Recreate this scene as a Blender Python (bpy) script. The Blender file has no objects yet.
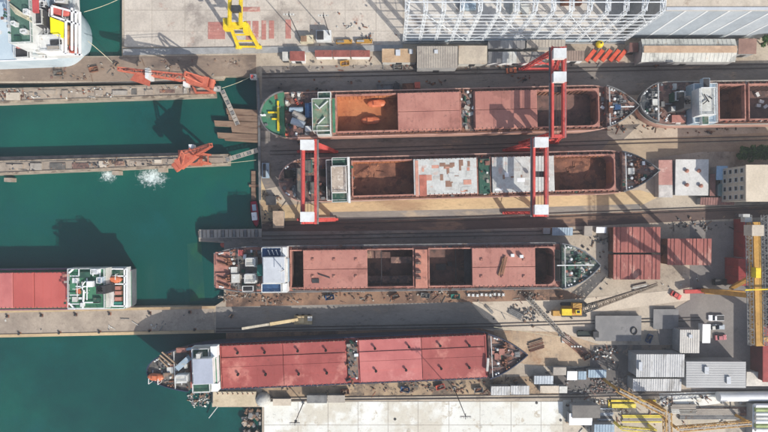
import bpy, math, random
from mathutils import Vector

# ---------------------------------------------------------------- camera, sky, sun, exposure
SC = bpy.context.scene
COL = SC.collection
S, H = 0.4, 205.0                     # metres per photo pixel on the yard ground, camera height
cam_d = bpy.data.cameras.new("camera")
cam = bpy.data.objects.new("camera", cam_d)
COL.objects.link(cam)
cam.location = (0, 0, H)
cam_d.sensor_fit = 'HORIZONTAL'
cam_d.angle = 2 * math.atan(384 * S / H)
cam_d.clip_end = 5000
cam_d.clip_start = 1
SC.camera = cam

SUN_EL, SUN_AZ = math.radians(37), math.radians(139)     # clockwise from +Y (up in the picture)
wd = bpy.data.worlds.new("World")
SC.world = wd
wd.use_nodes = True
nt = wd.node_tree
sky = nt.nodes.new('ShaderNodeTexSky')
sky.sky_type = 'NISHITA'
sky.sun_disc = False
sky.sun_elevation = SUN_EL
sky.sun_rotation = SUN_AZ
sky.air_density = 1.0
sky.dust_density = 2.0
bgn = nt.nodes['Background']
bgn.inputs['Strength'].default_value = 0.14
nt.links.new(sky.outputs[0], bgn.inputs['Color'])
sun_d = bpy.data.lights.new("sun", 'SUN')
sun_d.energy = 4.35
sun_d.angle = math.radians(0.6)
sun_d.color = (1.0, 0.955, 0.89)
sun = bpy.data.objects.new("sun", sun_d)
COL.objects.link(sun)
sdir = Vector((-math.sin(SUN_AZ) * math.cos(SUN_EL), -math.cos(SUN_AZ) * math.cos(SUN_EL), -math.sin(SUN_EL)))
sun.rotation_euler = sdir.to_track_quat('-Z', 'Y').to_euler()
sun.location = (120, -140, 300)
vs = SC.view_settings
vs.view_transform = 'Standard'
vs.look = 'None'
vs.exposure = 0.2
vs.gamma = 1.0
vs.use_curve_mapping = False
SC.cycles.max_bounces = 5

# ---------------------------------------------------------------- helpers
def lin(c):
    out = []
    for v in c:
        v = v / 255.0
        out.append(v / 12.92 if v <= 0.04045 else ((v + 0.055) / 1.055) ** 2.4)
    return (out[0], out[1], out[2], 1.0)

def px2w(px, py, z=0.0):
    k = S * (H - z) / H
    return Vector(((px - 384) * k, (216 - py) * k, z))

MATS = {}
def mat(name, c1, c2=None, scale=0.25, rough=0.8, stain=None, st=0.55, stscale=0.06, soft=0.08, stain2=None, st2=0.62,
        st2scale=0.4, speck=0.0, grain=0.12, metal=0.0, stretch=(1, 1, 1), bump=0.0, spec=0.3, seed=None):
    """Procedural paint / concrete / steel: two tones, one or two stain layers with their own shapes, fine grain."""
    if name in MATS:
        return MATS[name]
    m = bpy.data.materials.new(name)
    m.use_nodes = True
    n, l = m.node_tree.nodes, m.node_tree.links
    p = n['Principled BSDF']
    p.inputs['Roughness'].default_value = rough
    p.inputs['Metallic'].default_value = metal
    p.inputs['Specular IOR Level'].default_value = spec
    geo = n.new('ShaderNodeNewGeometry')
    mp = n.new('ShaderNodeMapping')
    sd = seed if seed is not None else (sum(ord(ch) * (i + 3) for i, ch in enumerate(name)) % 997)
    mp.inputs['Location'].default_value = (sd * 1.7, sd * 0.9, sd * 0.3)
    mp.inputs['Scale'].default_value = stretch
    l.new(geo.outputs['Position'], mp.inputs['Vector'])
    def noise(sc, det=4, off=0, ro=0.6):
        t = n.new('ShaderNodeTexNoise')
        t.noise_dimensions = '4D'
        t.inputs['W'].default_value = off
        t.inputs['Scale'].default_value = sc
        t.inputs['Detail'].default_value = det
        t.inputs['Roughness'].default_value = ro
        l.new(mp.outputs[0], t.inputs['Vector'])
        return t.outputs['Fac']
    def ramp(fac, a, b):
        r = n.new('ShaderNodeMapRange')
        r.interpolation_type = 'SMOOTHSTEP'
        r.inputs['From Min'].default_value = a
        r.inputs['From Max'].default_value = b
        l.new(fac, r.inputs['Value'])
        return r.outputs['Result']
    def mix(fac, a, b, blend='MIX'):
        x = n.new('ShaderNodeMix')
        x.data_type = 'RGBA'
        x.blend_type = blend
        if isinstance(fac, float):
            x.inputs['Factor'].default_value = fac
        else:
            l.new(fac, x.inputs['Factor'])
        for sock, v in ((x.inputs[6], a), (x.inputs[7], b)):
            if isinstance(v, tuple):
                sock.default_value = v
            else:
                l.new(v, sock)
        return x.outputs[2]
    c1l = lin(c1)
    c2l = lin(c2) if c2 else tuple(v * 0.72 for v in c1l[:3]) + (1.0,)
    col = mix(ramp(noise(scale, 6, sd), 0.38, 0.62), c1l, c2l)
    if stain:
        col = mix(ramp(noise(stscale, 7, sd + 11, 0.68), st - 0.03, st - 0.03 + soft), col, lin(stain))
    if stain2:
        col = mix(ramp(noise(st2scale, 6, sd + 23, 0.72), st2 - 0.04, st2 - 0.04 + soft), col, lin(stain2))
    if speck:
        k = noise(0.55, 5, sd + 41, 0.8)
        col = mix(ramp(k, 0.56, 0.66), col, mix(speck, col, (0.03, 0.027, 0.025, 1)))
    if grain:
        g = noise(1.3, 4, sd + 5, 0.8)
        r = n.new('ShaderNodeMapRange')
        r.inputs['From Min'].default_value = 0.25
        r.inputs['From Max'].default_value = 0.75
        r.inputs['To Min'].default_value = 1 - grain * 2
        r.inputs['To Max'].default_value = 1 + grain
        l.new(g, r.inputs['Value'])
        hs = n.new('ShaderNodeHueSaturation')
        l.new(r.outputs['Result'], hs.inputs['Value'])
        l.new(col, hs.inputs['Color'])
        col = hs.outputs[0]
    l.new(col, p.inputs['Base Color'])
    if bump:
        b = n.new('ShaderNodeBump')
        b.inputs['Strength'].default_value = bump
        b.inputs['Distance'].default_value = 0.15
        l.new(noise(1.4, 4, sd + 31), b.inputs['Height'])
        l.new(b.outputs[0], p.inputs['Normal'])
    MATS[name] = m
    return m

class Frame:
    """A thing's own axes: origin at its base, +x from pixel a towards pixel b (both at height z)."""
    def __init__(self, a, b=None, z=0.0, base=0.0):
        w = px2w(a[0], a[1], z)
        self.o = Vector((w.x, w.y, base))
        self.ang = 0.0
        if b:
            q = px2w(b[0], b[1], z)
            self.ang = math.atan2(q.y - w.y, q.x - w.x)
            self.L = math.hypot(q.y - w.y, q.x - w.x)
        self.c, self.s = math.cos(self.ang), math.sin(self.ang)
    def at(self, px, py, z=0.0):
        w = px2w(px, py, z) - self.o
        return Vector((w.x * self.c + w.y * self.s, -w.x * self.s + w.y * self.c, w.z))

FR = {}                                # object name -> frame
class MB:
    def __init__(self, fr=None):
        self.v, self.f, self.fr = [], [], fr
    def add(self, vs_, fs):
        o = len(self.v)
        self.v += [tuple(p) for p in vs_]
        self.f += [tuple(i + o for i in q) for q in fs]
        return self
    def box(self, x0, y0, x1, y1, z0, z1):
        x0, x1 = min(x0, x1), max(x0, x1)
        y0, y1 = min(y0, y1), max(y0, y1)
        return self.add([(x0, y0, z0), (x1, y0, z0), (x1, y1, z0), (x0, y1, z0), (x0, y0, z1), (x1, y0, z1), (x1, y1, z1), (x0, y1, z1)],
                        [(3, 2, 1, 0), (4, 5, 6, 7), (0, 1, 5, 4), (1, 2, 6, 5), (2, 3, 7, 6), (3, 0, 4, 7)])
    def bp(self, a, b, c, d, z0, z1):
        """box from pixel corners (a,b)-(c,d) read at its top height z1"""
        p, q = self.fr.at(a, b, z1), self.fr.at(c, d, z1)
        bz = self.fr.o.z
        return self.box(p.x, p.y, q.x, q.y, z0 - bz, z1 - bz)
    def beam(self, p, q, w, h=None):
        p, q = Vector(p), Vector(q)
        h = h or w
        d = (q - p)
        if d.length < 1e-6:
            return self
        d.normalize()
        up = Vector((0, 0, 1)) if abs(d.z) < 0.95 else Vector((1, 0, 0))
        s = d.cross(up).normalized()
        u = s.cross(d)
        s, u = s * w / 2, u * h / 2
        vs_ = [p - s - u, p + s - u, p + s + u, p - s + u, q - s - u, q + s - u, q + s + u, q - s + u]
        return self.add(vs_, [(0, 1, 2, 3), (7, 6, 5, 4), (0, 4, 5, 1), (1, 5, 6, 2), (2, 6, 7, 3), (3, 7, 4, 0)])
    def beamp(self, p, q, w, h=None):
        return self.beam(self.fr.at(*p), self.fr.at(*q), w, h)
    def tube(self, p, q, r, n=8, r2=None):
        p, q = Vector(p), Vector(q)
        r2 = r if r2 is None else r2
        d = (q - p).normalized()
        up = Vector((0, 0, 1)) if abs(d.z) < 0.95 else Vector((1, 0, 0))
        s = d.cross(up).normalized()
        u = s.cross(d)
        vs_ = []
        for c, rr in ((p, r), (q, r2)):
            for i in range(n):
                a = 2 * math.pi * i / n
                vs_.append(c + s * math.cos(a) * rr + u * math.sin(a) * rr)
        fs = [(i, (i + 1) % n, n + (i + 1) % n, n + i) for i in range(n)]
        fs += [tuple(range(n - 1, -1, -1)), tuple(range(n, 2 * n))]
        return self.add(vs_, fs)
    def prism(self, poly, z0, z1):
        n = len(poly)
        vs_ = [(x, y, z0) for x, y in poly] + [(x, y, z1) for x, y in poly]
        fs = [tuple(range(n - 1, -1, -1)), tuple(range(n, 2 * n))]
        fs += [(i, (i + 1) % n, n + (i + 1) % n, n + i) for i in range(n)]
        return self.add(vs_, fs)
    def prismp(self, poly, z0, z1):
        bz = self.fr.o.z
        pts = [self.fr.at(x, y, z1) for x, y in poly]
        pts = [(p.x, p.y) for p in pts]
        if sum(pts[i - 1][0] * pts[i][1] - pts[i][0] * pts[i - 1][1] for i in range(len(pts))) < 0:
            pts.reverse()
        return self.prism(pts, z0 - bz, z1 - bz)
    def lattice(self, p, q, w, bays=6, chord=0.28, lace=0.16, w2=None, flat=False):
        """four-chord lattice boom from p to q, width w tapering to w2"""
        p, q = Vector(p), Vector(q)
        w2 = w if w2 is None else w2
        d = (q - p).normalized()
        up = Vector((0, 0, 1)) if abs(d.z) < 0.9 else Vector((1, 0, 0))
        s = d.cross(up).normalized()
        u = s.cross(d)
        sg = [(1, 0), (-1, 0)] if flat else [(1, 1), (-1, 1), (-1, -1), (1, -1)]
        def pt(t, k):
            ww = (w + (w2 - w) * t) / 2
            return p + (q - p) * t + s * sg[k][0] * ww + u * sg[k][1] * ww
        m = len(sg)
        for k in range(m):
            self.beam(pt(0, k), pt(1, k), chord)
        for i in range(bays):
            t0, t1 = i / bays, (i + 1) / bays
            for k in range(1 if flat else m):
                k2 = (k + 1) % m
                if i % 2:
                    self.beam(pt(t0, k), pt(t1, k2), lace)
                else:
                    self.beam(pt(t0, k2), pt(t1, k), lace)
                self.beam(pt(t1, k), pt(t1, k2), lace)
        return self
    def rail(self, pts, h=1.1, w=0.1, step=2.5):
        pts = [Vector(p) for p in pts]
        for a, b in zip(pts, pts[1:]):
            u = Vector((0, 0, h))
            self.beam(a + u, b + u, w)
            self.beam(a + u * 0.5, b + u * 0.5, w * 0.6)
            k = max(1, int((b - a).length / step))
            for i in range(k + 1):
                q = a + (b - a) * i / k
                self.beam(q, q + u, w * 0.8)
        return self
    def build(self, name, m, parent=None, kind=None, label=None, cat=None, group=None):
        vs_ = self.v
        loc = (0, 0, 0)
        if parent is None:
            xs, ys, zs = [p[0] for p in vs_], [p[1] for p in vs_], [p[2] for p in vs_]
            loc = ((min(xs) + max(xs)) / 2, (min(ys) + max(ys)) / 2, min(zs))
            vs_ = [(x - loc[0], y - loc[1], z - loc[2]) for x, y, z in vs_]
        me = bpy.data.meshes.new(name)
        me.from_pydata(vs_, [], self.f)
        me.update()
        if m:
            me.materials.append(m)
        o = bpy.data.objects.new(name, me)
        COL.objects.link(o)
        o.parent = parent
        if parent is None and self.fr is not None:
            fr = self.fr
            x = loc[0] * fr.c - loc[1] * fr.s
            y = loc[0] * fr.s + loc[1] * fr.c
            o.location = (x + fr.o.x, y + fr.o.y, loc[2] + fr.o.z)
            o.rotation_euler = (0, 0, fr.ang)
        else:
            o.location = loc
        tag(o, label, cat, group, kind)
        return o
    def mesh(self, name, m):
        me = bpy.data.meshes.new(name)
        me.from_pydata(self.v, [], self.f)
        me.update()
        me.materials.append(m)
        return me

def tag(o, label=None, cat=None, group=None, kind=None):
    if label: o['label'] = label
    if cat: o['category'] = cat
    if group: o['group'] = group
    if kind: o['kind'] = kind

def thing(name, label, cat, fr, group=None):
    o = bpy.data.objects.new(name, None)
    COL.objects.link(o)
    o.location = fr.o
    o.rotation_euler = (0, 0, fr.ang)
    o.empty_display_size = 0.5
    tag(o, label, cat, group)
    return o

def inst(name, me, parent, loc, rz=0.0, sc=(1, 1, 1)):
    o = bpy.data.objects.new(name, me)
    COL.objects.link(o)
    o.parent = parent
    o.location = loc
    o.rotation_euler = (0, 0, rz)
    o.scale = sc
    return o

def copy_tree(o, parent=None):
    c = o.copy()
    COL.objects.link(c)
    c.parent = parent
    for ch in list(o.children):
        copy_tree(ch, c)
    return c

W0 = Frame((384, 216))                # world axes, ground level

# ---------------------------------------------------------------- materials
water_m = mat('harbour_water', (4, 74, 67), (2, 56, 56), scale=0.009, rough=0.2, stain=(12, 90, 76), st=0.5, stscale=0.005, soft=0.2, stain2=(8, 80, 76), st2=0.54, st2scale=0.05, grain=0.06, bump=0.5, spec=0.35)
dirt = mat('yard_dirt', (190, 177, 158), (168, 154, 136), 0.06, stain=(140, 126, 110), st=0.55, stscale=0.05, soft=0.16, stain2=(120, 108, 98), st2=0.6, st2scale=0.3, speck=0.4, bump=0.3)
concrete_top = mat('pale_concrete', (206, 196, 182), (190, 180, 167), 0.09, stain=(160, 150, 140), st=0.58, stscale=0.05, soft=0.12, stain2=(178, 150, 135), st2=0.62, st2scale=0.22, speck=0.25)
concrete_white = mat('white_concrete', (232, 232, 224), (220, 219, 208), 0.08, stain=(206, 200, 184), st=0.52, stscale=0.06, soft=0.1, stain2=(190, 180, 160), st2=0.6, st2scale=0.25, speck=0.25, grain=0.05)
pier_conc = mat('pier_concrete', (176, 162, 145), (152, 139, 125), 0.12, stain=(140, 128, 115), st=0.58, stscale=0.1, soft=0.14, stain2=(110, 98, 88), st2=0.64, st2scale=0.35, speck=0.35)
asphalt = mat('worn_asphalt', (150, 143, 134), (128, 122, 115), 0.07, stain=(84, 80, 78), st=0.55, stscale=0.05, soft=0.14, stain2=(150, 136, 120), st2=0.6, st2scale=0.2, speck=0.45, stretch=(0.35, 1, 1))
asphalt_d = mat('dark_asphalt', (150, 141, 131), (126, 118, 110), 0.08, stain=(98, 91, 85), st=0.55, stscale=0.06, soft=0.14, stain2=(172, 150, 126), st2=0.6, st2scale=0.25, speck=0.55, stretch=(0.35, 1, 1))
rustdirt_and_shade = mat('rusty_dirt', (150, 118, 95), (124, 98, 82), 0.12, stain=(90, 72, 62), st=0.52, stscale=0.1, soft=0.12, stain2=(170, 130, 105), st2=0.6, st2scale=0.4, speck=0.5)
tanstrip = mat('tan_slab', (204, 180, 140), (188, 164, 128), 0.1, stain=(166, 138, 108), st=0.56, stscale=0.08, soft=0.15, stain2=(176, 120, 95), st2=0.66, st2scale=0.2, speck=0.3, stretch=(0.4, 1, 1))
rail_m = mat('rail_steel', (74, 62, 56), (58, 50, 46), 0.5, rough=0.5)
white = mat('white_paint', (222, 224, 222), (205, 206, 203), 0.3, rough=0.5, stain=(176, 160, 140), st=0.64, stscale=0.35, grain=0.06)
offw = mat('offwhite_paint', (205, 205, 198), (186, 184, 176), 0.3, rough=0.6, stain=(150, 130, 110), st=0.62, stscale=0.3)
greyroof = mat('light_grey_roof', (196, 200, 204), (184, 188, 192), 0.2, rough=0.6, stain=(168, 168, 166), st=0.6, stscale=0.15, grain=0.04)
grey = mat('grey_steel', (128, 128, 126), (104, 104, 104), 0.4, rough=0.6, stain=(96, 76, 62), st=0.6, stscale=0.3)
dgrey = mat('dark_grey_steel', (66, 66, 68), (50, 50, 52), 0.4, rough=0.6)
black = mat('black_void', (26, 25, 25), (18, 18, 18), 0.5, rough=0.9)
green = mat('green_deck', (70, 128, 98), (58, 110, 84), 0.25, stain=(96, 116, 92), st=0.56, stscale=0.2, stain2=(130, 96, 74), st2=0.66, st2scale=0.6)
greend = mat('dark_green_deck', (52, 92, 76), (42, 76, 64), 0.3, stain=(98, 104, 92), st=0.56, stscale=0.25, stain2=(150, 150, 140), st2=0.66, st2scale=0.7)
teal = mat('teal_paint', (52, 126, 112), (44, 106, 96), 0.3, stain=(90, 120, 110), st=0.6, stscale=0.3)
blue = mat('blue_deck', (52, 84, 122), (42, 70, 104), 0.35, stain=(120, 132, 140), st=0.6, stscale=0.5, stain2=(90, 70, 60), st2=0.66, st2scale=0.6)
lblue = mat('light_blue_paint', (164, 182, 194), (148, 166, 178), 0.3, stain=(170, 168, 160), st=0.62, stscale=0.3)
orange = mat('orange_boat', (208, 122, 84), (192, 106, 72), 0.6, rough=0.45, stain=(180, 90, 60), st=0.62, stscale=0.5)
redp = mat('crane_red', (212, 92, 84), (196, 80, 74), 0.5, rough=0.5, stain=(176, 60, 52), st=0.6, stscale=0.4, stain2=(150, 78, 60), st2=0.68, st2scale=0.8)
redcr2 = mat('faded_crane_red', (206, 104, 84), (188, 88, 72), 0.5, rough=0.6, stain=(160, 78, 62), st=0.58, stscale=0.4)
yellow = mat('crane_yellow', (236, 208, 48), (220, 190, 42), 0.4, rough=0.5, stain=(196, 164, 40), st=0.64, stscale=0.4)
ochre = mat('ochre_paint', (196, 150, 72), (178, 134, 60), 0.4, rough=0.55, stain=(150, 108, 50), st=0.6, stscale=0.3)
hatchpink = mat('pink_hatch_primer', (180, 126, 112), (166, 112, 100), 0.12, rough=0.7, stain=(152, 102, 90), st=0.58, stscale=0.15, stain2=(148, 104, 92), st2=0.62, st2scale=0.5, speck=0.35, grain=0.07)
hatchred = mat('red_hatch_paint', (168, 88, 82), (152, 76, 71), 0.1, rough=0.6, stain=(190, 122, 110), st=0.53, stscale=0.09, soft=0.12, stain2=(140, 68, 66), st2=0.64, st2scale=0.5, speck=0.3, grain=0.05)
hatchred2 = mat('salmon_hatch_paint', (194, 116, 110), (180, 102, 98), 0.1, rough=0.6, stain=(206, 144, 136), st=0.56, stscale=0.1, soft=0.2, grain=0.04)
hatchflo = mat('bright_red_hatch', (190, 98, 90), (178, 88, 81), 0.08, rough=0.6, stain=(182, 84, 86), st=0.64, stscale=0.2, grain=0.03)
deckred = mat('red_oxide_deck', (180, 130, 114), (158, 108, 96), 0.25, stain=(120, 84, 74), st=0.55, stscale=0.2, stain2=(196, 150, 130), st2=0.64, st2scale=0.6)
deckmix = mat('worn_brown_deck', (130, 100, 90), (106, 84, 78), 0.3, stain=(160, 128, 110), st=0.55, stscale=0.3, stain2=(74, 68, 66), st2=0.56, st2scale=0.5)
deckgrey = mat('worn_grey_deck', (112, 108, 102), (92, 90, 86), 0.3, stain=(140, 116, 98), st=0.55, stscale=0.3, stain2=(66, 64, 62), st2=0.58, st2scale=0.5)
hulltan = mat('tan_red_hull', (196, 158, 142), (180, 140, 124), 0.2, stain=(160, 120, 106), st=0.56, stscale=0.2, stretch=(0.4, 1, 1))
hullnavy = mat('navy_hull', (52, 62, 84), (44, 52, 72), 0.2, rough=0.4, stain=(70, 66, 76), st=0.6, stscale=0.2)
hullgrey = mat('grey_hull', (120, 124, 128), (104, 108, 112), 0.2, stain=(120, 96, 84), st=0.6, stscale=0.2)
hullpale = mat('pale_blue_hull', (198, 212, 218), (184, 200, 208), 0.15, rough=0.4, stain=(170, 176, 176), st=0.62, stscale=0.15, grain=0.03)
rust = mat('orange_rust', (186, 122, 80), (168, 104, 66), 0.12, stain=(148, 84, 54), st=0.54, stscale=0.12, stain2=(196, 150, 104), st2=0.66, st2scale=0.4)
rustb = mat('brown_rust', (150, 104, 80), (122, 84, 68), 0.2, stain=(96, 64, 52), st=0.52, stscale=0.2, stain2=(180, 126, 92), st2=0.62, st2scale=0.5)
darkhold = mat('dark_hold_steel', (128, 98, 88), (104, 80, 74), 0.2, stain=(84, 68, 64), st=0.54, stscale=0.2, stain2=(128, 92, 78), st2=0.64, st2scale=0.5)
patchw = mat('white_blotch_paint', (202, 203, 198), (186, 186, 180), 0.3, stain=(196, 172, 160), st=0.6, stscale=0.3, stain2=(176, 150, 136), st2=0.66, st2scale=0.5)
beige = mat('beige_sheet', (204, 192, 174), (192, 180, 162), 0.2, stain=(174, 158, 140), st=0.6, stscale=0.2)
greybeige = mat('grey_beige_sheet', (172, 164, 152), (158, 150, 140), 0.2, stain=(140, 132, 124), st=0.62, stscale=0.2)
brickroof = mat('brick_red_roof', (160, 98, 88), (142, 84, 76), 0.4, stain=(122, 76, 68), st=0.56, stscale=0.4)
pinkroof = mat('pink_red_ribbed_sheet', (168, 104, 94), (150, 90, 82), 0.25, stain=(188, 140, 126), st=0.56, stscale=0.3, stain2=(140, 78, 74), st2=0.62, st2scale=0.6, stretch=(1, 0.4, 1))
wallgrey = mat('grey_wall', (166, 166, 164), (150, 150, 148), 0.3)
glass = mat('dark_glass', (34, 44, 52), (28, 36, 44), 0.5, rough=0.15, spec=0.6, grain=0.0)
rope = mat('pale_rope', (206, 200, 170), None, 0.5)
rubber = mat('black_rubber', (30, 30, 31), None, 0.5)
wood = mat('weathered_wood', (144, 120, 100), (120, 98, 82), 0.3, stain=(116, 90, 74), st=0.56, stscale=0.3, stretch=(0.4, 2, 1))
slabgrey = mat('slate_grey_slab', (134, 132, 130), (120, 119, 118), 0.2, stain=(106, 104, 104), st=0.6, stscale=0.2, grain=0.04)
container_red = mat('container_red', (160, 58, 54), (140, 48, 46), 0.3, rough=0.5)
fresh_white = mat('bright_white_sheet', (236, 237, 236), (226, 227, 226), 0.2, rough=0.5, grain=0.03)
leafm = mat('tree_leaves', (82, 116, 58), (60, 92, 46), 0.5, stain=(112, 138, 74), st=0.56, stscale=0.7, grain=0.3)
bark = mat('bark', (86, 70, 56))
foam_m = mat('white_foam', (226, 236, 232), (206, 224, 220), 1.0, grain=0.05)
algae = mat('green_algae', (30, 86, 62), (12, 76, 66), 0.12, stain=(8, 74, 66), st=0.47, stscale=0.09, soft=0.15, rough=0.5)
silver = mat('bare_silver_steel', (182, 190, 196), (162, 170, 176), 0.3, rough=0.4, stain=(140, 146, 150), st=0.6, stscale=0.3)
# ---------------------------------------------------------------- water and ground
WZ = -2.5
wb = MB()
wb.add([(-900, -900, WZ), (900, -900, WZ), (900, 900, WZ), (-900, 900, WZ)], [(0, 1, 2, 3)])
wb.build('water', water_m, kind='structure')
bed = MB()
bed.add([(-900, -900, -9), (900, -900, -9), (900, 900, -9), (-900, 900, -9)], [(0, 1, 2, 3)])
bed.build('sea_bed', dirt, kind='structure')

land = MB(W0)
land.prismp([(1500, -1200), (122, -1200), (122, 56), (-700, 60), (-700, 83), (130, 83), (222, 79), (224, 76), (256, 76), (257, 108), (259, 200), (262, 229),
             (198, 231), (199, 241.5), (224, 243), (224, 300), (215, 306), (-700, 312), (-700, 339), (130, 334.5), (226, 333), (226, 391),
             (212, 391), (212, 407), (262, 407), (262, 1200), (1500, 1200)], -8, 0)
land_o = land.build('ground', dirt, kind='structure')

LAY = [0]
def patch(name, poly, m, z=None):
    LAY[0] += 1
    b = MB(W0)
    zz = z if z is not None else 0.012 + 0.005 * LAY[0]
    b.prismp(poly, 0.001, zz)
    return b.build(name, m, kind='structure')

patch('road', [(262, 66), (585, 63), (1000, 63), (1000, 93), (636, 95), (262, 100)], asphalt_d)
patch('road', [(259, 100), (285, 92), (300, 120), (300, 160), (285, 185), (262, 190)], asphalt_d)
patch('road', [(290, 138), (640, 124), (612, 150), (560, 160), (290, 168)], asphalt_d)
patch('road', [(610, 140), (760, 133), (1000, 132), (1000, 148), (700, 152), (640, 160), (600, 152)], mat('sandy_asphalt', (176, 158, 132), (160, 142, 120), 0.08, stain=(138, 124, 110), st=0.55, stscale=0.06, soft=0.15, stretch=(0.35, 1, 1)))
patch('pavement', [(262, 206), (330, 203), (640, 190), (660, 196), (640, 206), (262, 224)], tanstrip)
patch('pavement', [(330, 212), (480, 209), (640, 204), (640, 211), (480, 217), (330, 222)], mat('grey_strip', (150, 143, 134), (134, 128, 120), 0.1, stain=(176, 160, 138), st=0.56, stscale=0.08, stretch=(0.3, 1, 1)))
patch('road', [(262, 222), (480, 218), (768, 206), (1000, 204), (1000, 214), (768, 217), (590, 226), (262, 236)], mat('brown_track_bed', (112, 92, 82), (94, 78, 72), 0.1, stain=(140, 112, 92), st=0.56, stscale=0.1, stain2=(70, 62, 60), st2=0.6, st2scale=0.3, stretch=(0.3, 1, 1)))
patch('road', [(200, 232), (560, 229), (575, 250), (570, 262), (224, 262), (224, 241), (200, 241)], asphalt_d)
patch('pavement', [(226, 287), (545, 284), (570, 292), (590, 300), (500, 303), (226, 309)], rustdirt_and_shade)
patch('road', [(216, 307), (470, 302), (484, 318), (500, 329), (216, 333)], asphalt)
patch('pavement', [(-100, 313), (214, 308), (214, 330), (130, 331.5), (-100, 335)], pier_conc)
patch('pavement', [(472, 302), (560, 300), (700, 288), (690, 300), (600, 312), (585, 345), (500, 328), (486, 318)], mat('pale_yard_slab', (206, 192, 172), (190, 176, 158), 0.08, stain=(168, 152, 134), st=0.58, stscale=0.06, soft=0.14))
patch('pavement', [(226, 333), (480, 328), (500, 333), (470, 342), (226, 352)], rustdirt_and_shade)  # brown strip carries the shade north of the bottom ship in its colour
patch('pavement', [(494, 330), (560, 332), (600, 345), (600, 366), (540, 366), (500, 360)], mat('orange_sand', (194, 170, 140), (172, 148, 122), 0.1, stain=(162, 128, 98), st=0.56, stscale=0.12, soft=0.14, stain2=(140, 126, 112), st2=0.58, st2scale=0.2, speck=0.45))
patch('pavement', [(262, 388), (500, 377), (560, 376), (640, 384), (640, 393), (262, 398)], mat('brown_gravel', (176, 152, 122), (150, 128, 104), 0.15, stain=(110, 96, 82), st=0.54, stscale=0.12, stain2=(84, 76, 68), st2=0.6, st2scale=0.4))
patch('pavement', [(690, 222), (1000, 216), (1000, 395), (692, 395), (688, 350), (660, 345), (655, 320), (690, 300)], mat('yard_asphalt', (138, 132, 126), (124, 118, 114), 0.06, stain=(110, 106, 102), st=0.56, stscale=0.06, soft=0.15))
patch('pavement', [(590, 345), (690, 345), (690, 360), (640, 395), (560, 395), (545, 372), (590, 366)], mat('grimy_asphalt', (112, 106, 102), (96, 92, 88), 0.1, stain=(140, 124, 108), st=0.58, stscale=0.1, stain2=(70, 68, 66), st2=0.6, st2scale=0.3))
patch('pavement', [(563, 400), (1000, 392), (1000, 470), (563, 470)], mat('dusty_yard', (196, 186, 168), (178, 168, 150), 0.1, stain=(140, 132, 122), st=0.54, stscale=0.08, soft=0.12, stain2=(216, 200, 150), st2=0.62, st2scale=0.15))
patch('pavement', [(659, 393.5), (722, 391.5), (724, 403), (700, 406), (661, 405)], concrete_white)
patch('pavement', [(258, 172), (268, 196), (296, 214), (262, 224)], tanstrip)
patch('pavement', [(-300, 62), (122, 57), (256, 55), (256, 75), (222, 76), (130, 81), (-300, 82)], mat('dock_apron', (150, 132, 115), (128, 112, 99), 0.12, stain=(112, 98, 88), st=0.53, stscale=0.1, soft=0.12, stain2=(180, 166, 150), st2=0.62, st2scale=0.35, stretch=(0.5, 1, 1)))

# slabs of the top quay and of the white apron: each one an individual piece with its joint
def slabs(name, xs, ys, m, parent_label, seed, skip=()):
    rnd = random.Random(seed)
    base = MB(W0)
    base.prismp([(xs[0], ys[0]), (xs[-1], ys[0]), (xs[-1], ys[-1]), (xs[0], ys[-1])], 0.002, 0.05)
    root = base.build(name, mat('joint_filler', (172, 163, 150), (160, 150, 140), 0.3), kind='structure')
    for i in range(len(xs) - 1):
        for j in range(len(ys) - 1):
            p, q = px2w(xs[i], ys[j], 0.1), px2w(xs[i + 1], ys[j + 1], 0.1)
            g = 0.09
            b = MB()
            cx, cy = (p.x + q.x) / 2, (p.y + q.y) / 2
            hx, hy = abs(q.x - p.x) / 2 - g, abs(q.y - p.y) / 2 - g
            top = 0.1 + rnd.uniform(-0.015, 0.015)
            b.box(-hx, -hy, hx, hy, 0.0, top - 0.05)
            o = inst('slab', b.mesh('slab', m), root, (0, 0, 0))
            o.location = (cx - root.location.x, cy - root.location.y, 0.05 - root.location.z + 0.002)
    return root
slabs('quay_pavement', [124, 152, 185, 215, 246, 278, 310, 345, 376, 403], [-40, -14, 10, 31, 47], concrete_top, '', 1)
slabs('apron_pavement', [264, 298, 328, 358, 388, 418, 449, 480, 511, 541, 563], [401.5, 425, 455], concrete_white, '', 2)

# coping beams, rails and kerbs along the edges
def strip(name, label, cat, pts, w, h, m, z=0.0, group=None):
    b = MB(W0)
    for p, q in zip(pts, pts[1:]):
        a, c = px2w(p[0], p[1], z + h), px2w(q[0], q[1], z + h)
        b.beam((a.x, a.y, z + h / 2), (c.x, c.y, z + h / 2), w, h)
    return b.build(name, m, label=label, cat=cat, group=group)
strip('quay_kerb', 'pale concrete coping along the south edge of the long left pier', 'kerb', [(-80, 337.6), (130, 333.4), (214, 331.5)], 1.2, 0.35, tanstrip)
strip('quay_kerb', 'pale concrete coping along the north edge of the long left pier', 'kerb', [(-80, 313), (215, 307.3)], 1.0, 0.35, tanstrip)
strip('quay_kerb', 'grey stepped coping below the top quay slabs with yellow crane feet', 'kerb', [(123, 52), (403, 47.6)], 2.4, 0.6, wallgrey)
strip('quay_kerb', 'dark coping along the landward edge of the harbour basin', 'kerb', [(257.5, 78), (259, 110), (260, 200)], 1.0, 0.4, grey)
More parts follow.
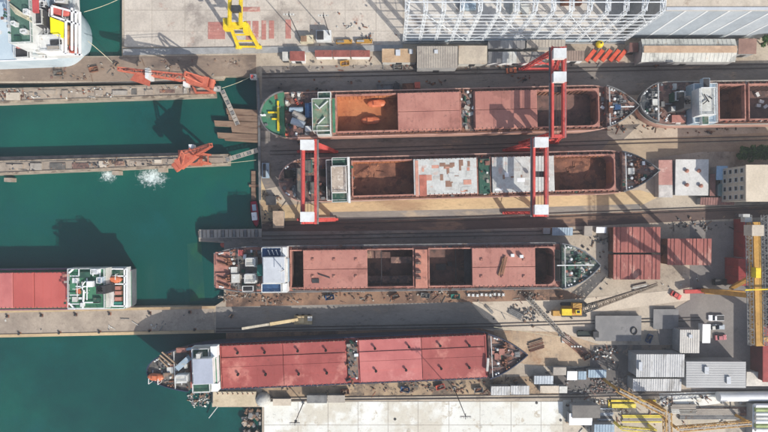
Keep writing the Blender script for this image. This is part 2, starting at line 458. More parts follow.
def rails(label, pts, gap=1.5):
    fr = Frame(pts[0])
    root = thing('crane_track', label, 'rail', fr)
    for s in (-1, 1):
        b = MB(fr)
        for p, q in zip(pts, pts[1:]):
            a, c = fr.at(p[0], p[1], 0.2), fr.at(q[0], q[1], 0.2)
            n = Vector((-(c - a).y, (c - a).x, 0)).normalized() * gap / 2 * s
            b.beam(a + n, c + n, 0.28, 0.24)
        b.build('rail', rail_m, root)
rails('paired crane rails beside the road north of the top ship', [(262, 76), (768, 66)])
rails('crane rails north of the hull with white blotched hatches', [(270, 153), (655, 141), (768, 138)])
rails('crane rails south of the hull with white blotched hatches', [(262, 224), (480, 218), (768, 207)])
rails('crane rails in front of the hull with pink hatch covers and blue wings', [(262, 238), (590, 232)])
rails('crane rails along the quay road above the bottom red hatch ship', [(216, 330), (500, 325), (700, 319)], 1.2)
rails('crane rails between the bottom ship and the white slab apron', [(262, 399.3), (563, 396), (768, 391)], 1.2)

# slipway fingers and ramps that run into the water
sb = MB(W0)
sb.prismp([(187, 244), (201, 242), (205, 300), (190, 302)], -7, WZ + 0.02)
sb.build('submerged_slipway', algae, label='algae green slipway end just under the water by the stern', cat='slipway')
fr = Frame((238, 124))
jet = thing('timber_ramp', 'brown timber landing ramp with pointed planks in the basin corner', 'ramp', fr)
for i, (y0, y1, x0) in enumerate([(108, 114, 226), (114.4, 120, 228), (120.4, 126, 214), (126.4, 132, 231), (132.4, 138, 217), (138.4, 140.5, 224)]):
    b = MB(fr)
    b.prismp([(x0, y0), (257.5, y0 + 2), (258, y1 + 2), (x0 + 1, y1)], -1.0, 0.14 + 0.03 * (i % 2))
    b.build('plank', wood, jet)
b = MB(fr)
b.bp(232, 110, 234, 138, -6, -1.0)
b.bp(250, 112, 252, 140, -6, -1.0)
b.build('support_beam', rustb, jet)

EDGE = mat('weathered_edge', (176, 160, 138), (150, 136, 118), .3, stain=(120, 106, 92), st=.54, stscale=.3)
# floating dock wing walls
def wing(label, pts, m, seed, z=1.5):
    fr = Frame(((pts[0][0] + pts[2][0]) / 2, (pts[0][1] + pts[2][1]) / 2), base=WZ - 3)
    root = thing('dock_wall', label, 'dock wall', fr)
    b = MB(fr)
    b.prismp(pts, WZ - 3, z)
    b.build('wall_body', m, root)
    (ax, ay), (bx, by), (cx, cy), (dx, dy) = pts
    b = MB(fr)
    b.beamp((ax, ay + .7, z + .2), (bx, by + .7, z + .2), 0.5, 0.4)
    b.build('edge_beam', EDGE, root)
    b = MB(fr)
    b.beamp((dx, dy - 1, z + .2), (cx, cy - 1, z + .2), 0.9, 0.4)
    b.build('edge_beam', EDGE, root)
    b = MB(fr)
    b.rail([fr.at(ax, ay + 1.8, z), fr.at(bx, by + 1.8, z)], 1.1, 0.08, 3.0)
    b.build('railing', grey, root)
    rnd = random.Random(seed)
    n = 0
    x = max(ax, 2) + 4
    while x < bx - 14:
        t = (x - ax) / (bx - ax)
        yt, yb = ay + (by - ay) * t, dy + (cy - dy) * t
        w = rnd.uniform(3, 20)
        hh = rnd.uniform(0.15, 0.8)
        b = MB(fr)
        y0 = yt + rnd.uniform(2.5, 5)
        b.bp(x, y0, x + w, min(y0 + rnd.uniform(3, 8), yb - 3), z, z + hh)
        b.build(rnd.choice(['locker', 'plate_stack', 'deck_box']), rnd.choice([pier_conc, pier_conc, deckmix, greybeige, deckgrey, beige]), root)
        x += w + rnd.uniform(3, 10)
    return fr, root
wing('long sunlit dock wall with rusty pipes just below the upper pier', [(-80, 90), (213, 83.5), (214, 96), (-80, 106)], pier_conc, 5)
fr, wroot = wing('narrow dock wall in the middle of the harbour with foaming outlets', [(-80, 163), (228, 154), (228, 165), (-80, 178)], pier_conc, 6)
for x, y in ((7, 179.3), (115, 172.3), (161, 169.5)):
    b = MB(fr)
    b.bp(x - 3, y - 1.5, x + 4, y + 2.4, WZ - 2, 0.6)
    b.build('outlet_box', pier_conc, wroot)
b = MB(fr)
b.beamp((-40, 160.5, 1.7), (178, 155.5, 1.7), 2.2, 0.25)
b.build('walkway', dgrey, wroot)
# ---------------------------------------------------------------- ships
def protos():
    P = {}
    def reg(kind, fn, mats_):
        P[kind] = []
        for m in mats_:
            b = MB()
            fn(b)
            P[kind].append(b.mesh(kind, m))
    def winch(b):
        b.box(-1.1, -0.7, 1.1, 0.7, 0, 0.2)
        b.tube((-0.8, 0, 0.75), (0.8, 0, 0.75), 0.42, 10)
        for x in (-0.95, 0.0, 0.95):
            b.tube((x - 0.06, 0, 0.75), (x + 0.06, 0, 0.75), 0.62, 10)
        b.box(0.95, -0.4, 1.5, 0.4, 0.2, 0.95)
    def bollard(b):
        b.box(-0.9, -0.3, 0.9, 0.3, 0, 0.12)
        for x in (-0.55, 0.55):
            b.tube((x, 0, 0.1), (x, 0, 0.8), 0.24, 8)
            b.tube((x, 0, 0.8), (x, 0, 0.9), 0.32, 8)
    def vent(b):
        b.tube((0, 0, 0), (0, 0, 1.2), 0.32, 8)
        b.tube((0, 0, 1.1), (0, 0, 1.5), 0.6, 10, 0.42)
    def locker(b):
        b.box(-0.9, -0.6, 0.9, 0.6, 0, 1.0)
        b.box(-0.97, -0.67, 0.97, 0.67, 1.0, 1.1)
    def lid(b):
        b.box(-0.8, -0.8, 0.8, 0.8, 0, 0.5)
        b.box(-0.65, -0.65, 0.65, 0.65, 0.5, 0.62)
        b.tube((-0.4, 0, 0.66), (0.4, 0, 0.66), 0.06, 6)
    def pipe(b):
        b.tube((-3.2, 0, 0.35), (3.2, 0, 0.35), 0.13, 6)
        b.tube((-3.2, 0.4, 0.35), (2.4, 0.4, 0.35), 0.1, 6)
        for x in (-2.5, 0, 2.5):
            b.box(x - 0.06, -0.2, x + 0.06, 0.55, 0, 0.3)
    def drum(b):
        b.tube((0, 0, 0), (0, 0, 0.9), 0.32, 10)
        b.tube((0, 0, 0.9), (0, 0, 0.95), 0.27, 10)
    def reel(b):
        b.tube((0, -0.5, 0.8), (0, 0.5, 0.8), 0.35, 10)
        b.tube((0, -0.55, 0.8), (0, -0.45, 0.8), 0.75, 12)
        b.tube((0, 0.45, 0.8), (0, 0.55, 0.8), 0.75, 12)
        b.box(-0.5, -0.6, 0.5, 0.6, 0, 0.12)
    def plate(b):
        b.box(-1.3, -0.9, 1.1, 0.8, 0, 0.1)
        b.box(-0.9, -1.1, 1.4, 0.5, 0.1, 0.2)
    reg('winch', winch, [greend, grey, rustb, dgrey])
    reg('bollard', bollard, [dgrey, white, rustb])
    reg('vent', vent, [white, offw, greend, rustb])
    reg('locker', locker, [white, offw, grey, greybeige, deckred])
    reg('hatch_lid', lid, [greend, deckred, grey])
    reg('pipe_run', pipe, [grey, rustb, white, dgrey])
    reg('drum', drum, [blue, rustb, dgrey, offw])
    reg('hose_reel', reel, [rustb, grey, redcr2])
    reg('steel_plate', plate, [rustb, grey, deckred, offw])
    return P
PROTO = protos()

class Ship:
    pass
def ship(name, label, stern, bow, hb, zd, zk, hull_m, deck_m, stern_kind='round', Ls=8.0, Lb=17.0, tr=0.85, bp=2.3, holds=(), fc=None, fcm=None, poop=None,
         poopm=None, rise=2.2, rimm=None, group=None, base=None, gun=None):
    s = Ship()
    fr = Frame(stern, bow, zd, base=zk if base is None else base)
    L = fr.L
    bz = fr.o.z
    root = thing(name, label, 'ship', fr, group)
    s.fr, s.root, s.zd, s.L, s.hb = fr, root, zd, L, hb
    def half(u):
        u = min(max(u, 0), L)
        if u < Ls:
            t = (Ls - u) / Ls
            h = hb * (math.sqrt(max(0.0, 1 - t * t)) * 0.999 + 0.001) if stern_kind == 'round' else hb * (tr + (1 - tr) * (1 - t * t))
        elif u > L - Lb:
            t = (u - (L - Lb)) / Lb
            h = hb * max(0.012, 1 - t ** bp)
        else:
            h = hb
        return h
    s.half = half
    us = {0.0, L}
    for i in range(13):
        us.add(Ls * (1 - math.cos(i / 12 * math.pi / 2)))
        us.add(L - Lb + Lb * math.sin(i / 12 * math.pi / 2))
    for i in range(1, 12):
        us.add(Ls + (L - Ls - Lb) * i / 12)
    HL = []
    for (p0, p1, hw) in holds:
        u0, u1 = fr.at(p0, stern[1], zd + 1).x, fr.at(p1, stern[1], zd + 1).x
        if u0 > u1: u0, u1 = u1, u0
        HL.append((u0, u1, hw))
        us.add(u0); us.add(u1)
    us = sorted(us)
    us = [u for i, u in enumerate(us) if i == 0 or u - us[i - 1] > 1e-4]
    s.holds = HL
    d = MB(fr)
    z = zd - bz
    for u0, u1 in zip(us, us[1:]):
        h0, h1 = half(u0), half(u1)
        um = (u0 + u1) / 2
        hw = None
        for a, b_, w in HL:
            if a < um < b_: hw = w
        if hw is None:
            d.add([(u0, -h0, z), (u1, -h1, z), (u1, h1, z), (u0, h0, z)], [(0, 1, 2, 3)])
        else:
            d.add([(u0, -h0, z), (u1, -h1, z), (u1, -hw, z), (u0, -hw, z)], [(0, 1, 2, 3)])
            d.add([(u0, hw, z), (u1, hw, z), (u1, h1, z), (u0, h0, z)], [(0, 1, 2, 3)])
    d.build('main_deck', deck_m, root)
    hmesh = MB(fr)
    depth = zd - zk
    mid = L * 0.5
    def sect(u):
        h = half(u)
        e = 1.0
        def uu(k): return mid + (u - mid) * k
        zz = [z, z - depth * 0.35, z - depth * 0.85, zk - bz]
        ks = [1, 0.985, 0.955, 0.94]
        ws = [1, 0.985, 0.95, 0.82]
        return [(uu(k), h * w, zq) for k, w, zq in zip(ks, ws, zz)]
    secs = [sect(u) for u in us]
    for a, b_ in zip(secs, secs[1:]):
        for k in range(3):
            hmesh.add([a[k], b_[k], b_[k + 1], a[k + 1]], [(0, 1, 2, 3)])
            hmesh.add([(x, -y, q) for x, y, q in (a[k], b_[k], b_[k + 1], a[k + 1])], [(3, 2, 1, 0)])
        hmesh.add([a[3], b_[3], (b_[3][0], -b_[3][1], b_[3][2]), (a[3][0], -a[3][1], a[3][2])], [(0, 1, 2, 3)])
    a = secs[0]
    for k in range(3):
        hmesh.add([a[k], a[k + 1], (a[k + 1][0], -a[k + 1][1], a[k + 1][2]), (a[k][0], -a[k][1], a[k][2])], [(0, 1, 2, 3)])
    hmesh.build('hull', hull_m, root)
    def edge(u0, u1, sgn, zo, w, hgt, m, nm, off=0.0):
        b = MB(fr)
        uu = [u0] + [u for u in us if u0 < u < u1] + [u1]
        for p, q in zip(uu, uu[1:]):
            b.beam((p, sgn * (half(p) - off), zo), (q, sgn * (half(q) - off), zo), w, hgt)
        b.build(nm, m, root)
    for sg in (-1, 1):
        edge(0.05, L, sg, z + 0.12, 0.4, 0.35, gun or rimm or hull_m, 'gunwale', 0.15)
    def raised(u0, u1, m, nm):
        b = MB(fr)
        uu = [u0] + [u for u in us if u0 < u < u1] + [u1]
        poly = [(u, -half(u) + 0.05) for u in uu] + [(u, half(u) - 0.05) for u in reversed(uu)]
        b.prism(poly, z + 0.01, z + rise)
        b.build(nm, m, root)
        for sg in (-1, 1):
            edge(u0, u1, sg, z + rise + 0.5, 0.35, 1.1, rimm or hull_m, 'bulwark', 0.12)
    s.uf = L
    s.up = 0
    if fc:
        s.uf = fr.at(fc, stern[1], zd).x
        raised(s.uf, L, fcm or deck_m, 'forecastle_deck')
    if poop:
        s.up = fr.at(poop, stern[1], zd).x
        raised(0.02, s.up, poopm or deck_m, 'poop_deck')
    s.z, s.rise = z, rise
    return s

def hold_parts(s, i, wall_m, floor_m, coam_m, fz, coam_h=1.4, flange=True, rnd_end=False):
    u0, u1, w = s.holds[i]
    z, fr, root = s.z, s.fr, s.root
    fl = fz - fr.o.z
    c = MB(fr)
    t = 0.45
    c.box(u0 - t, -w - t, u1 + t, -w + 0.01, z - 0.4, z + coam_h)
    c.box(u0 - t, w - 0.01, u1 + t, w + t, z - 0.4, z + coam_h)
    c.box(u0 - t, -w + 0.02, u0 + 0.01, w - 0.02, z - 0.4, z + coam_h)
    c.box(u1 - 0.01, -w + 0.02, u1 + t, w - 0.02, z - 0.4, z + coam_h)
    co = c.build('hold_coaming', coam_m, root)
    if rnd_end:                                          # rounded forward corners
        R = 2.6
        for sg in (-1, 1):
            k = MB(fr)
            pts = [(u1, sg * w)] + [(u1 - R + R * math.sin(j / 8 * math.pi / 2), sg * (w - R + R * math.cos(j / 8 * math.pi / 2))) for j in range(9)]
            if sg > 0: pts = pts[:1] + pts[1:]
            ar = sum(pts[j - 1][0] * pts[j][1] - pts[j][0] * pts[j - 1][1] for j in range(len(pts)))
            if ar < 0: pts.reverse()
            k.prism(pts, fl + .02, z + coam_h - .005)
            k.build('corner_plate', coam_m, co)
    if flange:                                           # coaming stays along the deck
        k = MB(fr)
        n = int((u1 - u0) / 2.2)
        for j in range(n + 1):
            x = u0 + (u1 - u0) * j / n
            for sg in (-1, 1):
                k.box(x - 0.06, sg * (w + t), x + 0.06, sg * (w + t + 0.55), z, z + coam_h * 0.85)
        k.build('coaming_stay', coam_m, co, kind='stuff')
    wl = MB(fr)
    for sg in (-1, 1):
        wl.box(u0, sg * (w + 0.004), u1, sg * (w + 0.3), fl, z - 0.42)
        n = int((u1 - u0) / 1.6)
        for j in range(1, n):
            x = u0 + (u1 - u0) * j / n
            wl.box(x - 0.08, sg * (w - 0.28), x + 0.08, sg * (w + 0.002), fl + 0.1, z - 0.5)
    for x, dx in ((u0, -1), (u1, 1)):
        wl.box(x + dx * 0.006, -w, x + dx * 0.3, w, fl, z - 0.42)
    wl.build('hold_wall', wall_m, root)
    f = MB(fr)
    f.box(u0 - 0.2, -w - 0.2, u1 + 0.2, w + 0.2, fl - 0.4, fl)
    return f.build('hold_floor', floor_m, root)

def trim(s, panel, x0, x1, y0, y1, top, m):
    """weld seams, edge cleats and a dirty runner strip on a hatch panel"""
    q = MB(s.fr)
    n = max(2, int((x1 - x0) / 3.1))
    for i in range(1, n):
        x = x0 + (x1 - x0) * i / n
        q.box(x - .05, y0 + .02, x + .05, y1 - .02, top - .01, top + .035)
    q.build('weld_seam', m, panel, kind='stuff')
    q = MB(s.fr)
    n = int((x1 - x0) / 1.7)
    for i in range(n + 1):
        x = x0 + (x1 - x0) * (i + .5) / (n + 1)
        for y, d in ((y0, 1), (y1, -1)):
            if abs(y) > 3.7:
                q.box(x - .14, y - d * .25, x + .14, y + d * .12, top - .35, top + .12)
    if q.v:
        q.build('cleat', deckmix, panel, kind='stuff')

def covers(s, p0, p1, w, m, cols, rows, zt=2.1, th=0.75, alt=None, seed=0, pads=(), name='hatch_panel'):
    """closed hatch: separate panels with gaps"""
    fr, z = s.fr, s.z
    u0 = fr.at(p0, 216, s.zd + zt)
    a, b_ = fr.at(p0, s.cy, s.zd + zt).x, fr.at(p1, s.cy, s.zd + zt).x
    if a > b_: a, b_ = b_, a
    rnd = random.Random(seed)
    out = []
    for i in range(cols):
        for j in range(rows):
            x0, x1 = a + (b_ - a) * i / cols + 0.06, a + (b_ - a) * (i + 1) / cols - 0.06
            y0, y1 = -w + 2 * w * j / rows + 0.06, -w + 2 * w * (j + 1) / rows - 0.06
            q = MB(fr)
            top = z + zt + rnd.uniform(-0.03, 0.03)
            e = 0.12
            q.add([(x0, y0, top - th), (x1, y0, top - th), (x1, y1, top - th), (x0, y1, top - th),
                   (x0, y0, top - e), (x1, y0, top - e), (x1, y1, top - e), (x0, y1, top - e),
                   (x0 + e, y0 + e, top), (x1 - e, y0 + e, top), (x1 - e, y1 - e, top), (x0 + e, y1 - e, top)],
                  [(3, 2, 1, 0), (0, 1, 5, 4), (1, 2, 6, 5), (2, 3, 7, 6), (3, 0, 4, 7), (4, 5, 9, 8), (5, 6, 10, 9), (6, 7, 11, 10), (7, 4, 8, 11), (8, 9, 10, 11)])
            mm = m
            if alt:
                mm = rnd.choice(alt)
            out.append(q.build(name, mm, s.root))
            trim(s, out[-1], x0 + .2, x1 - .2, y0 + .2, y1 - .2, top, mm)
    return out

def scatter(s, p0, p1, n, seed, zo=0.0, inner=0.0, kinds=None, big=1.0, vlim=None, avoid=()):
    rnd = random.Random(seed)
    fr = s.fr
    a, b_ = fr.at(p0, s.cy, s.zd).x, fr.at(p1, s.cy, s.zd).x
    if a > b_: a, b_ = b_, a
    kinds = kinds or ['winch', 'bollard', 'vent', 'locker', 'hatch_lid', 'pipe_run', 'drum', 'hose_reel', 'steel_plate']
    placed = []
    tries = 0
    n = int(n * 0.85)
    while len(placed) < n and tries < n * 30:
        tries += 1
        u = rnd.uniform(a, b_)
        h = s.half(u) - 1.1
        if h <= inner + 0.2: continue
        v = rnd.uniform(inner, h) * rnd.choice((-1, 1))
        if vlim and not (vlim[0] < v < vlim[1]): continue
        if any((u - x) ** 2 + (v - y) ** 2 < (1.25 * big) ** 2 for x, y in placed): continue
        if any(x0 < u < x1 and y0 < v < y1 for x0, y0, x1, y1 in avoid): continue
        placed.append((u, v))
        k = rnd.choice(kinds)
        sc = rnd.uniform(0.55, 1.15) * big
        if k == 'pipe_run':
            sc *= 0.7
        inst(k, rnd.choice(PROTO[k]), s.root, (u, v, s.z + zo + 0.005), rnd.choice((0, math.pi / 2, rnd.uniform(0, 3))), (sc, sc, sc))

def block(s, a, b, c, d, z0, z1, m, name, rail=None, roofm=None):
    q = MB(s.fr)
    q.bp(a, b, c, d, z0, z1)
    o = q.build(name, m, s.root)
    if roofm:
        q = MB(s.fr)
        q.bp(a + .4, b + .4, c - .4, d - .4, z1 + 0.003, z1 + 0.07)
        q.build('deck_covering', roofm, o)
    if rail:
        p0, p1 = s.fr.at(a, b, z1), s.fr.at(c, d, z1)
        x0, x1, y0, y1 = min(p0.x, p1.x) + .1, max(p0.x, p1.x) - .1, min(p0.y, p1.y) + .1, max(p0.y, p1.y) - .1
        zz = p0.z
        r = MB(s.fr)
        r.rail([(x0, y0, zz), (x1, y0, zz), (x1, y1, zz), (x0, y1, zz), (x0, y0, zz)], 1.1, 0.16)
        r.build('railing', rail, o)
    return o

def windows(s, x, y0, y1, zc, parent=None, n=9, dx=0.06, h=1.1):
    """row of bridge windows on a face at local x"""
    q = MB(s.fr)
    for i in range(n):
        a = y0 + (y1 - y0) * (i + 0.12) / n
        c = y0 + (y1 - y0) * (i + 0.88) / n
        q.box(x, a, x + dx, c, zc - h / 2, zc + h / 2)
    return q.build('window_band', glass, s.root)

def lifeboat(s, px, py, z, ang=0.0, m=orange, L=7.0, W=2.6, name='lifeboat', cradle=True):
    b = MB()
    n = 12
    secs = [(-0.5, .25), (-0.42, .7), (-0.25, 1), (0.2, 1), (0.38, .75), (0.5, .12)]
    vs_, fs = [], []
    for t, k in secs:
        for j in range(n):
            a_ = 2 * math.pi * j / n
            vs_.append((t * L, math.cos(a_) * W / 2 * k, 1.2 + math.sin(a_) * (1.25 if math.sin(a_) < 0 else 1.0) * (0.4 + 0.6 * k)))
    for i in range(len(secs) - 1):
        for j in range(n):
            fs.append((i * n + j, (i + 1) * n + j, (i + 1) * n + (j + 1) % n, i * n + (j + 1) % n))
    fs.append(tuple(range(n - 1, -1, -1)))
    fs.append(tuple(range((len(secs) - 1) * n, len(secs) * n)))
    b.add(vs_, fs)
    p = s.fr.at(px, py, z)
    o = inst(name, b.mesh(name, m), s.root, p, ang)
    c = MB()
    c.box(-L * 0.18, -W * 0.28, L * 0.12, W * 0.28, 2.05, 2.6)
    inst('canopy', c.mesh('canopy', m), o, (0, 0, 0))
    if cradle:
        for x in (-L * .3, L * .28):
            c = MB()
            c.beam((x, -W * .75, 0.1), (x, W * .75, 0.1), 0.25)
            c.beam((x, -W * .75, 0), (x, -W * .75, 3.2), 0.22)
            c.beam((x, -W * .75, 3.2), (x, 0, 3.3), 0.22)
            inst('davit', c.mesh('davit', white), o, (0, 0, 0))
    return o

def mast(s, px, py, z0, h, m=white, yard=3.0):
    b = MB(s.fr)
    p = s.fr.at(px, py, z0)
    b.tube(p, p + Vector((0, 0, h)), 0.22, 8, 0.12)
    b.beam(p + Vector((0, -yard, h * .7)), p + Vector((0, yard, h * .7)), 0.16)
    b.beam(p + Vector((-0.8, 0, h * .85)), p + Vector((1.2, 0, h * .85)), 0.16)
    return b.build('mast', m, s.root)

def funnel(s, a, b, c, d, z0, z1, m, top=black):
    q = MB(s.fr)
    q.bp(a, b, c, d, z0, z1)
    o = q.build('funnel', m, s.root)
    q = MB(s.fr)
    p0, p1 = s.fr.at(a, b, z1), s.fr.at(c, d, z1)
    cx, cy = (p0.x + p1.x) / 2, (p0.y + p1.y) / 2
    for dx, dy, r in ((-.5, .4, .35), (.5, .4, .3), (-.4, -.5, .3), (.5, -.45, .25)):
        q.tube((cx + dx, cy + dy, p0.z), (cx + dx, cy + dy, p0.z + 0.9), r, 8)
    q.build('exhaust_pipe', top, o)
    return o

def side_lines(s, m1, p0, p1, seed):
    """fore-and-aft pipes, walkway plates and small fittings on the side decks"""
    a, b_ = s.fr.at(p0, s.cy, s.zd).x, s.fr.at(p1, s.cy, s.zd).x
    if a > b_: a, b_ = b_, a
    for sg in (-1, 1):
        q = MB(s.fr)
        y = sg * (s.hb - 0.75)
        q.tube((a, y, s.z + 0.3), (b_, y, s.z + 0.3), 0.14, 6)
        q.build('deck_pipe', m1, s.root)

def kit_mesh(name, m, fn):
    b = MB()
    fn(b)
    return b.mesh(name, m)
def f_windlass(b):
    b.box(-1.3, -1.5, 1.3, 1.5, 0, .18)
    b.tube((0, -1.3, .8), (0, 1.3, .8), .4, 12)
    for y in (-1.35, -.45, .45, 1.35):
        b.tube((0, y - .07, .8), (0, y + .07, .8), .75, 12)
    b.box(-1.25, -.4, -.5, .4, .18, 1.2)
KW = [kit_mesh('windlass', m, f_windlass) for m in (greend, grey, rustb)]
def mooring_kit(s, p0, p1, zo, wm, seed, chains=True, hatch_m=None, railm=None, toward=1):
    """ordered end-deck fittings: paired windlasses with chains, edge bollards, rollers, central hatch and mast, inboard railing"""
    fr = s.fr
    rnd = random.Random(seed)
    a, b_ = fr.at(p0, s.cy, s.zd).x, fr.at(p1, s.cy, s.zd).x
    if a > b_: a, b_ = b_, a
    zz = s.z + zo + .006
    n = int((b_ - a) / 3.2)
    for i in range(n):
        u = a + (b_ - a) * (i + .5) / n
        h = s.half(u) - .95
        if h < 1.6: continue
        for sg in (-1, 1):
            u2 = u + .5
            sl = math.atan2(sg * (s.half(u2) - s.half(u)), .5)
            inst('bollard' if i % 2 else 'fairlead', PROTO['bollard'][i % 2 * 2 if i % 3 else 1], s.root, (u, sg * h, zz), sl, (.95, .95, 1))
    um = a + (b_ - a) * (.42 if toward > 0 else .58)
    hw = s.half(um)
    for sg in (-1, 1):
        y = sg * min(hw * .42, 3.2)
        inst('windlass', KW[wm], s.root, (um, y, zz), sg * .12 * toward, (1, 1, 1))
        if chains:
            q = MB(fr)
            ue = um + toward * (b_ - a) * .33
            ye = sg * max(.5, s.half(ue) * .45)
            for k in range(7):
                t0, t1 = k / 7, (k + .75) / 7
                q.beam((um + toward * 1.2 + (ue - um - toward * 1.2) * t0, y + (ye - y) * t0, zz + .12), (um + toward * 1.2 + (ue - um - toward * 1.2) * t1, y + (ye - y) * t1, zz + .12), .3, .2)
            q.build('anchor_chain', dgrey, s.root, kind='stuff')
    q = MB(fr)
    uc = a + (b_ - a) * (.2 if toward > 0 else .8)
    q.box(uc - 1.1, -1.1, uc + 1.1, 1.1, zz, zz + .8)
    q.box(uc - 1.2, -1.2, uc + 1.2, 1.2, zz + .8, zz + .95)
    q.build('access_hatch', hatch_m or offw, s.root)
    for sg in (-1, 1):
        o = inst('vent', PROTO['vent'][rnd.randint(0, 1)], s.root, (uc, sg * 2.6, zz), 0, (1, 1, 1))
        q = MB(fr)
        y = sg * 4.2
        if s.half(uc) > 6:
            q.tube((uc - 1.8, y, zz + .25), (uc + 2.2, y, zz + .25), .13, 6)
            q.build('pipe_run', grey, s.root)
    q = MB(fr)
    ue = b_ - .3 if toward > 0 else a + .3
    ui = a + .2 if toward > 0 else b_ - .2
    h = s.half(ui) - .5
    q.rail([(ui, -h, zz), (ui, h, zz)], 1.1, .16)
    q.build('railing', railm or white, s.root)

# --- top ship: pink hatches, green stern
s1 = ship('cargo_ship', 'long cargo ship with green rounded stern deck and two pink hatch covers', (262, 116), (636, 107), 8.7, 10, 0.0, hulltan, deckmix, Ls=10, Lb=19,
          holds=[(337, 460, 6.75), (475, 598, 6.75)], fc=604, fcm=deckmix, rise=2.0, rimm=grey, gun=hulltan, poop=285, poopm=green)
s1.cy = 112
hold_parts(s1, 0, rust, rust, deckred, 4.6)
hold_parts(s1, 1, rustb, darkhold, deckred, 4.0, rnd_end=True)
covers(s1, 397.5, 460, 7.1, hatchpink, 1, 2)
covers(s1, 475, 537.5, 7.1, hatchpink, 1, 2)
q = MB(s1.fr)
q.beamp((278, 101, 12.6), (278.5, 131, 12.6), 0.7)
q.beamp((268, 112.5, 12.6), (278, 112.5, 12.6), 0.6)
q.beamp((272, 119, 12.6), (278, 119, 12.6), 0.6)
for yy in (102, 112, 120, 130):
    q.beamp((278, yy, 10.9), (278, yy, 12.5), 0.5)
q.build('stern_frame', yellow, s1.root)
for i, (x, y, an, w) in enumerate([(297, 110, 0.0, 1.1), (300, 117, -0.5, 1.5), (299, 123.5, -0.35, 1.6)]):
    b = MB()
    b.tube((-2.6, 0, w), (2.6, 0, w), w * 0.85, 12)
    for xx in (-1.6, 1.6):
        b.box(xx - .2, -w * .8, xx + .2, w * .8, 0, w * .5)
    inst('tank', b.mesh('tank', [lblue, greybeige, silver][i]), s1.root, s1.fr.at(x, y, 10), an)
block(s1, 305, 126, 311, 131, 10, 12.5, white, 'deck_box')
block(s1, 305, 103, 312, 117, 10, 13, blue, 'engine_casing', roofm=blue)
block(s1, 312, 99, 331, 131, 10, 15, offw, 'deckhouse', rail=white, roofm=mat('mottled_green_deck', (126, 142, 120), (104, 126, 104), 0.4, stain=(150, 132, 112), st=0.55, stscale=0.4, stain2=(60, 104, 80), st2=0.58, st2scale=0.3))
block(s1, 318, 92.5, 331, 99, 10, 14, offw, 'bridge_wing', rail=white, roofm=greend)
block(s1, 317, 126, 331, 135, 10, 14.5, offw, 'bridge_wing', rail=white, roofm=greend)
block(s1, 331.5, 98, 336, 133, 10, 12.5, deckred, 'winch_platform', roofm=green)
q = MB(s1.fr)
for x0, y0, x1, y1 in ((315, 104, 320, 109), (318, 124, 325, 117), (320, 108, 328, 101)):
    q.beamp((x0, y0, 15.6), (x1, y1, 15.9), 0.35)
q.build('antenna_pole', white, s1.root)
for x, y in ((287, 103), (293, 95.5), (299, 95)):
    b = MB()
    b.tube((0, 0, 0), (0, 0, 1.4), .5, 10)
    b.tube((0, 0, 1.4), (.9, 0, 2.0), .5, 10, .75)
    inst('cowl_vent', b.mesh('cowl_vent', offw), s1.root, s1.fr.at(x, y + 1, 10), 1.2)
scatter(s1, 286, 312, 44, 11, big=.85)
scatter(s1, 264, 284, 8, 12, zo=2.0)
scatter(s1, 461, 474, 26, 13, kinds=['winch', 'vent', 'locker', 'hatch_lid', 'drum', 'steel_plate'])
scatter(s1, 331, 337, 12, 14)
scatter(s1, 598, 606, 14, 15)
mooring_kit(s1, 606, 632, 2.0, 1, 1)
scatter(s1, 606, 630, 12, 16, zo=2.0, big=.7)
block(s1, 609, 102, 613, 113, 12, 13.2, rustb, 'windlass_bed')
q = MB(s1.fr); q.beamp((610, 107, 13.4), (634, 106.6, 13.6), 0.4); q.build('foremast', white, s1.root)
b = MB(s1.fr); b.bp(615, 104.5, 621, 109, 12.02, 14); b.build('windlass', blue, s1.root)
lifeboat(s1, 377, 104, 4.7, 0.05, orange, 7.5, 3.0, 'stored_lifeboat', False)
lifeboat(s1, 371, 121, 4.7, 0.0, orange, 7.5, 3.0, 'stored_lifeboat', False)
side_lines(s1, rustb, 337, 600, 1)
scatter(s1, 400, 600, 26, 17, inner=7.4, big=0.6)

# --- second ship: white blotched hatches
s2 = ship('cargo_ship', 'cargo ship with white blotched hatch covers between two rusty open holds', (279, 181), (656, 171), 8.4, 10, 0.0, hulltan, deckmix, Ls=11, Lb=21,
          holds=[(353, 477, 6.4), (491, 614, 6.4)], fc=620, fcm=deckmix, rise=2.0, rimm=grey, gun=hulltan)
s2.cy = 176
hold_parts(s2, 0, rust, rustb, deckred, 4.2)
hold_parts(s2, 1, mat('pale_rust', (186, 132, 100), (168, 114, 86), 0.2), rustb, deckred, 4.2, rnd_end=True)
covers(s2, 413.5, 477, 6.8, patchw, 1, 1, name='hatch_cover')
covers(s2, 492, 554.5, 6.8, patchw, 1, 1, name='hatch_cover')
rnd = random.Random(77)
def patches(s, p0, p1, n, w, mats_):                      # primer and plate patches welded on the covers
    a, b_ = s.fr.at(p0, s.cy, s.zd + 2.1).x + .5, s.fr.at(p1, s.cy, s.zd + 2.1).x - .5
    for k in range(n):
        lx, ly = rnd.uniform(.7, 3.4), rnd.uniform(.6, 2.4)
        x0, y0 = rnd.uniform(a, b_ - lx), rnd.uniform(-w + .3, w - .3 - ly)
        q = MB(s.fr)
        q.box(x0, y0, x0 + lx, y0 + ly, s.z + 2.12, s.z + 2.13 + 0.003 * k)
        q.build('cover_patch', rnd.choice(mats_), s.root)
pm = [mat('salmon_primer', (206, 152, 132), (190, 136, 118), 0.5), mat('grey_primer', (190, 186, 178), (176, 172, 166), 0.5), fresh_white, mat('brown_primer', (150, 116, 96), (136, 104, 88), 0.5), patchw]
patches(s2, 419, 476, 34, 6.6, pm)
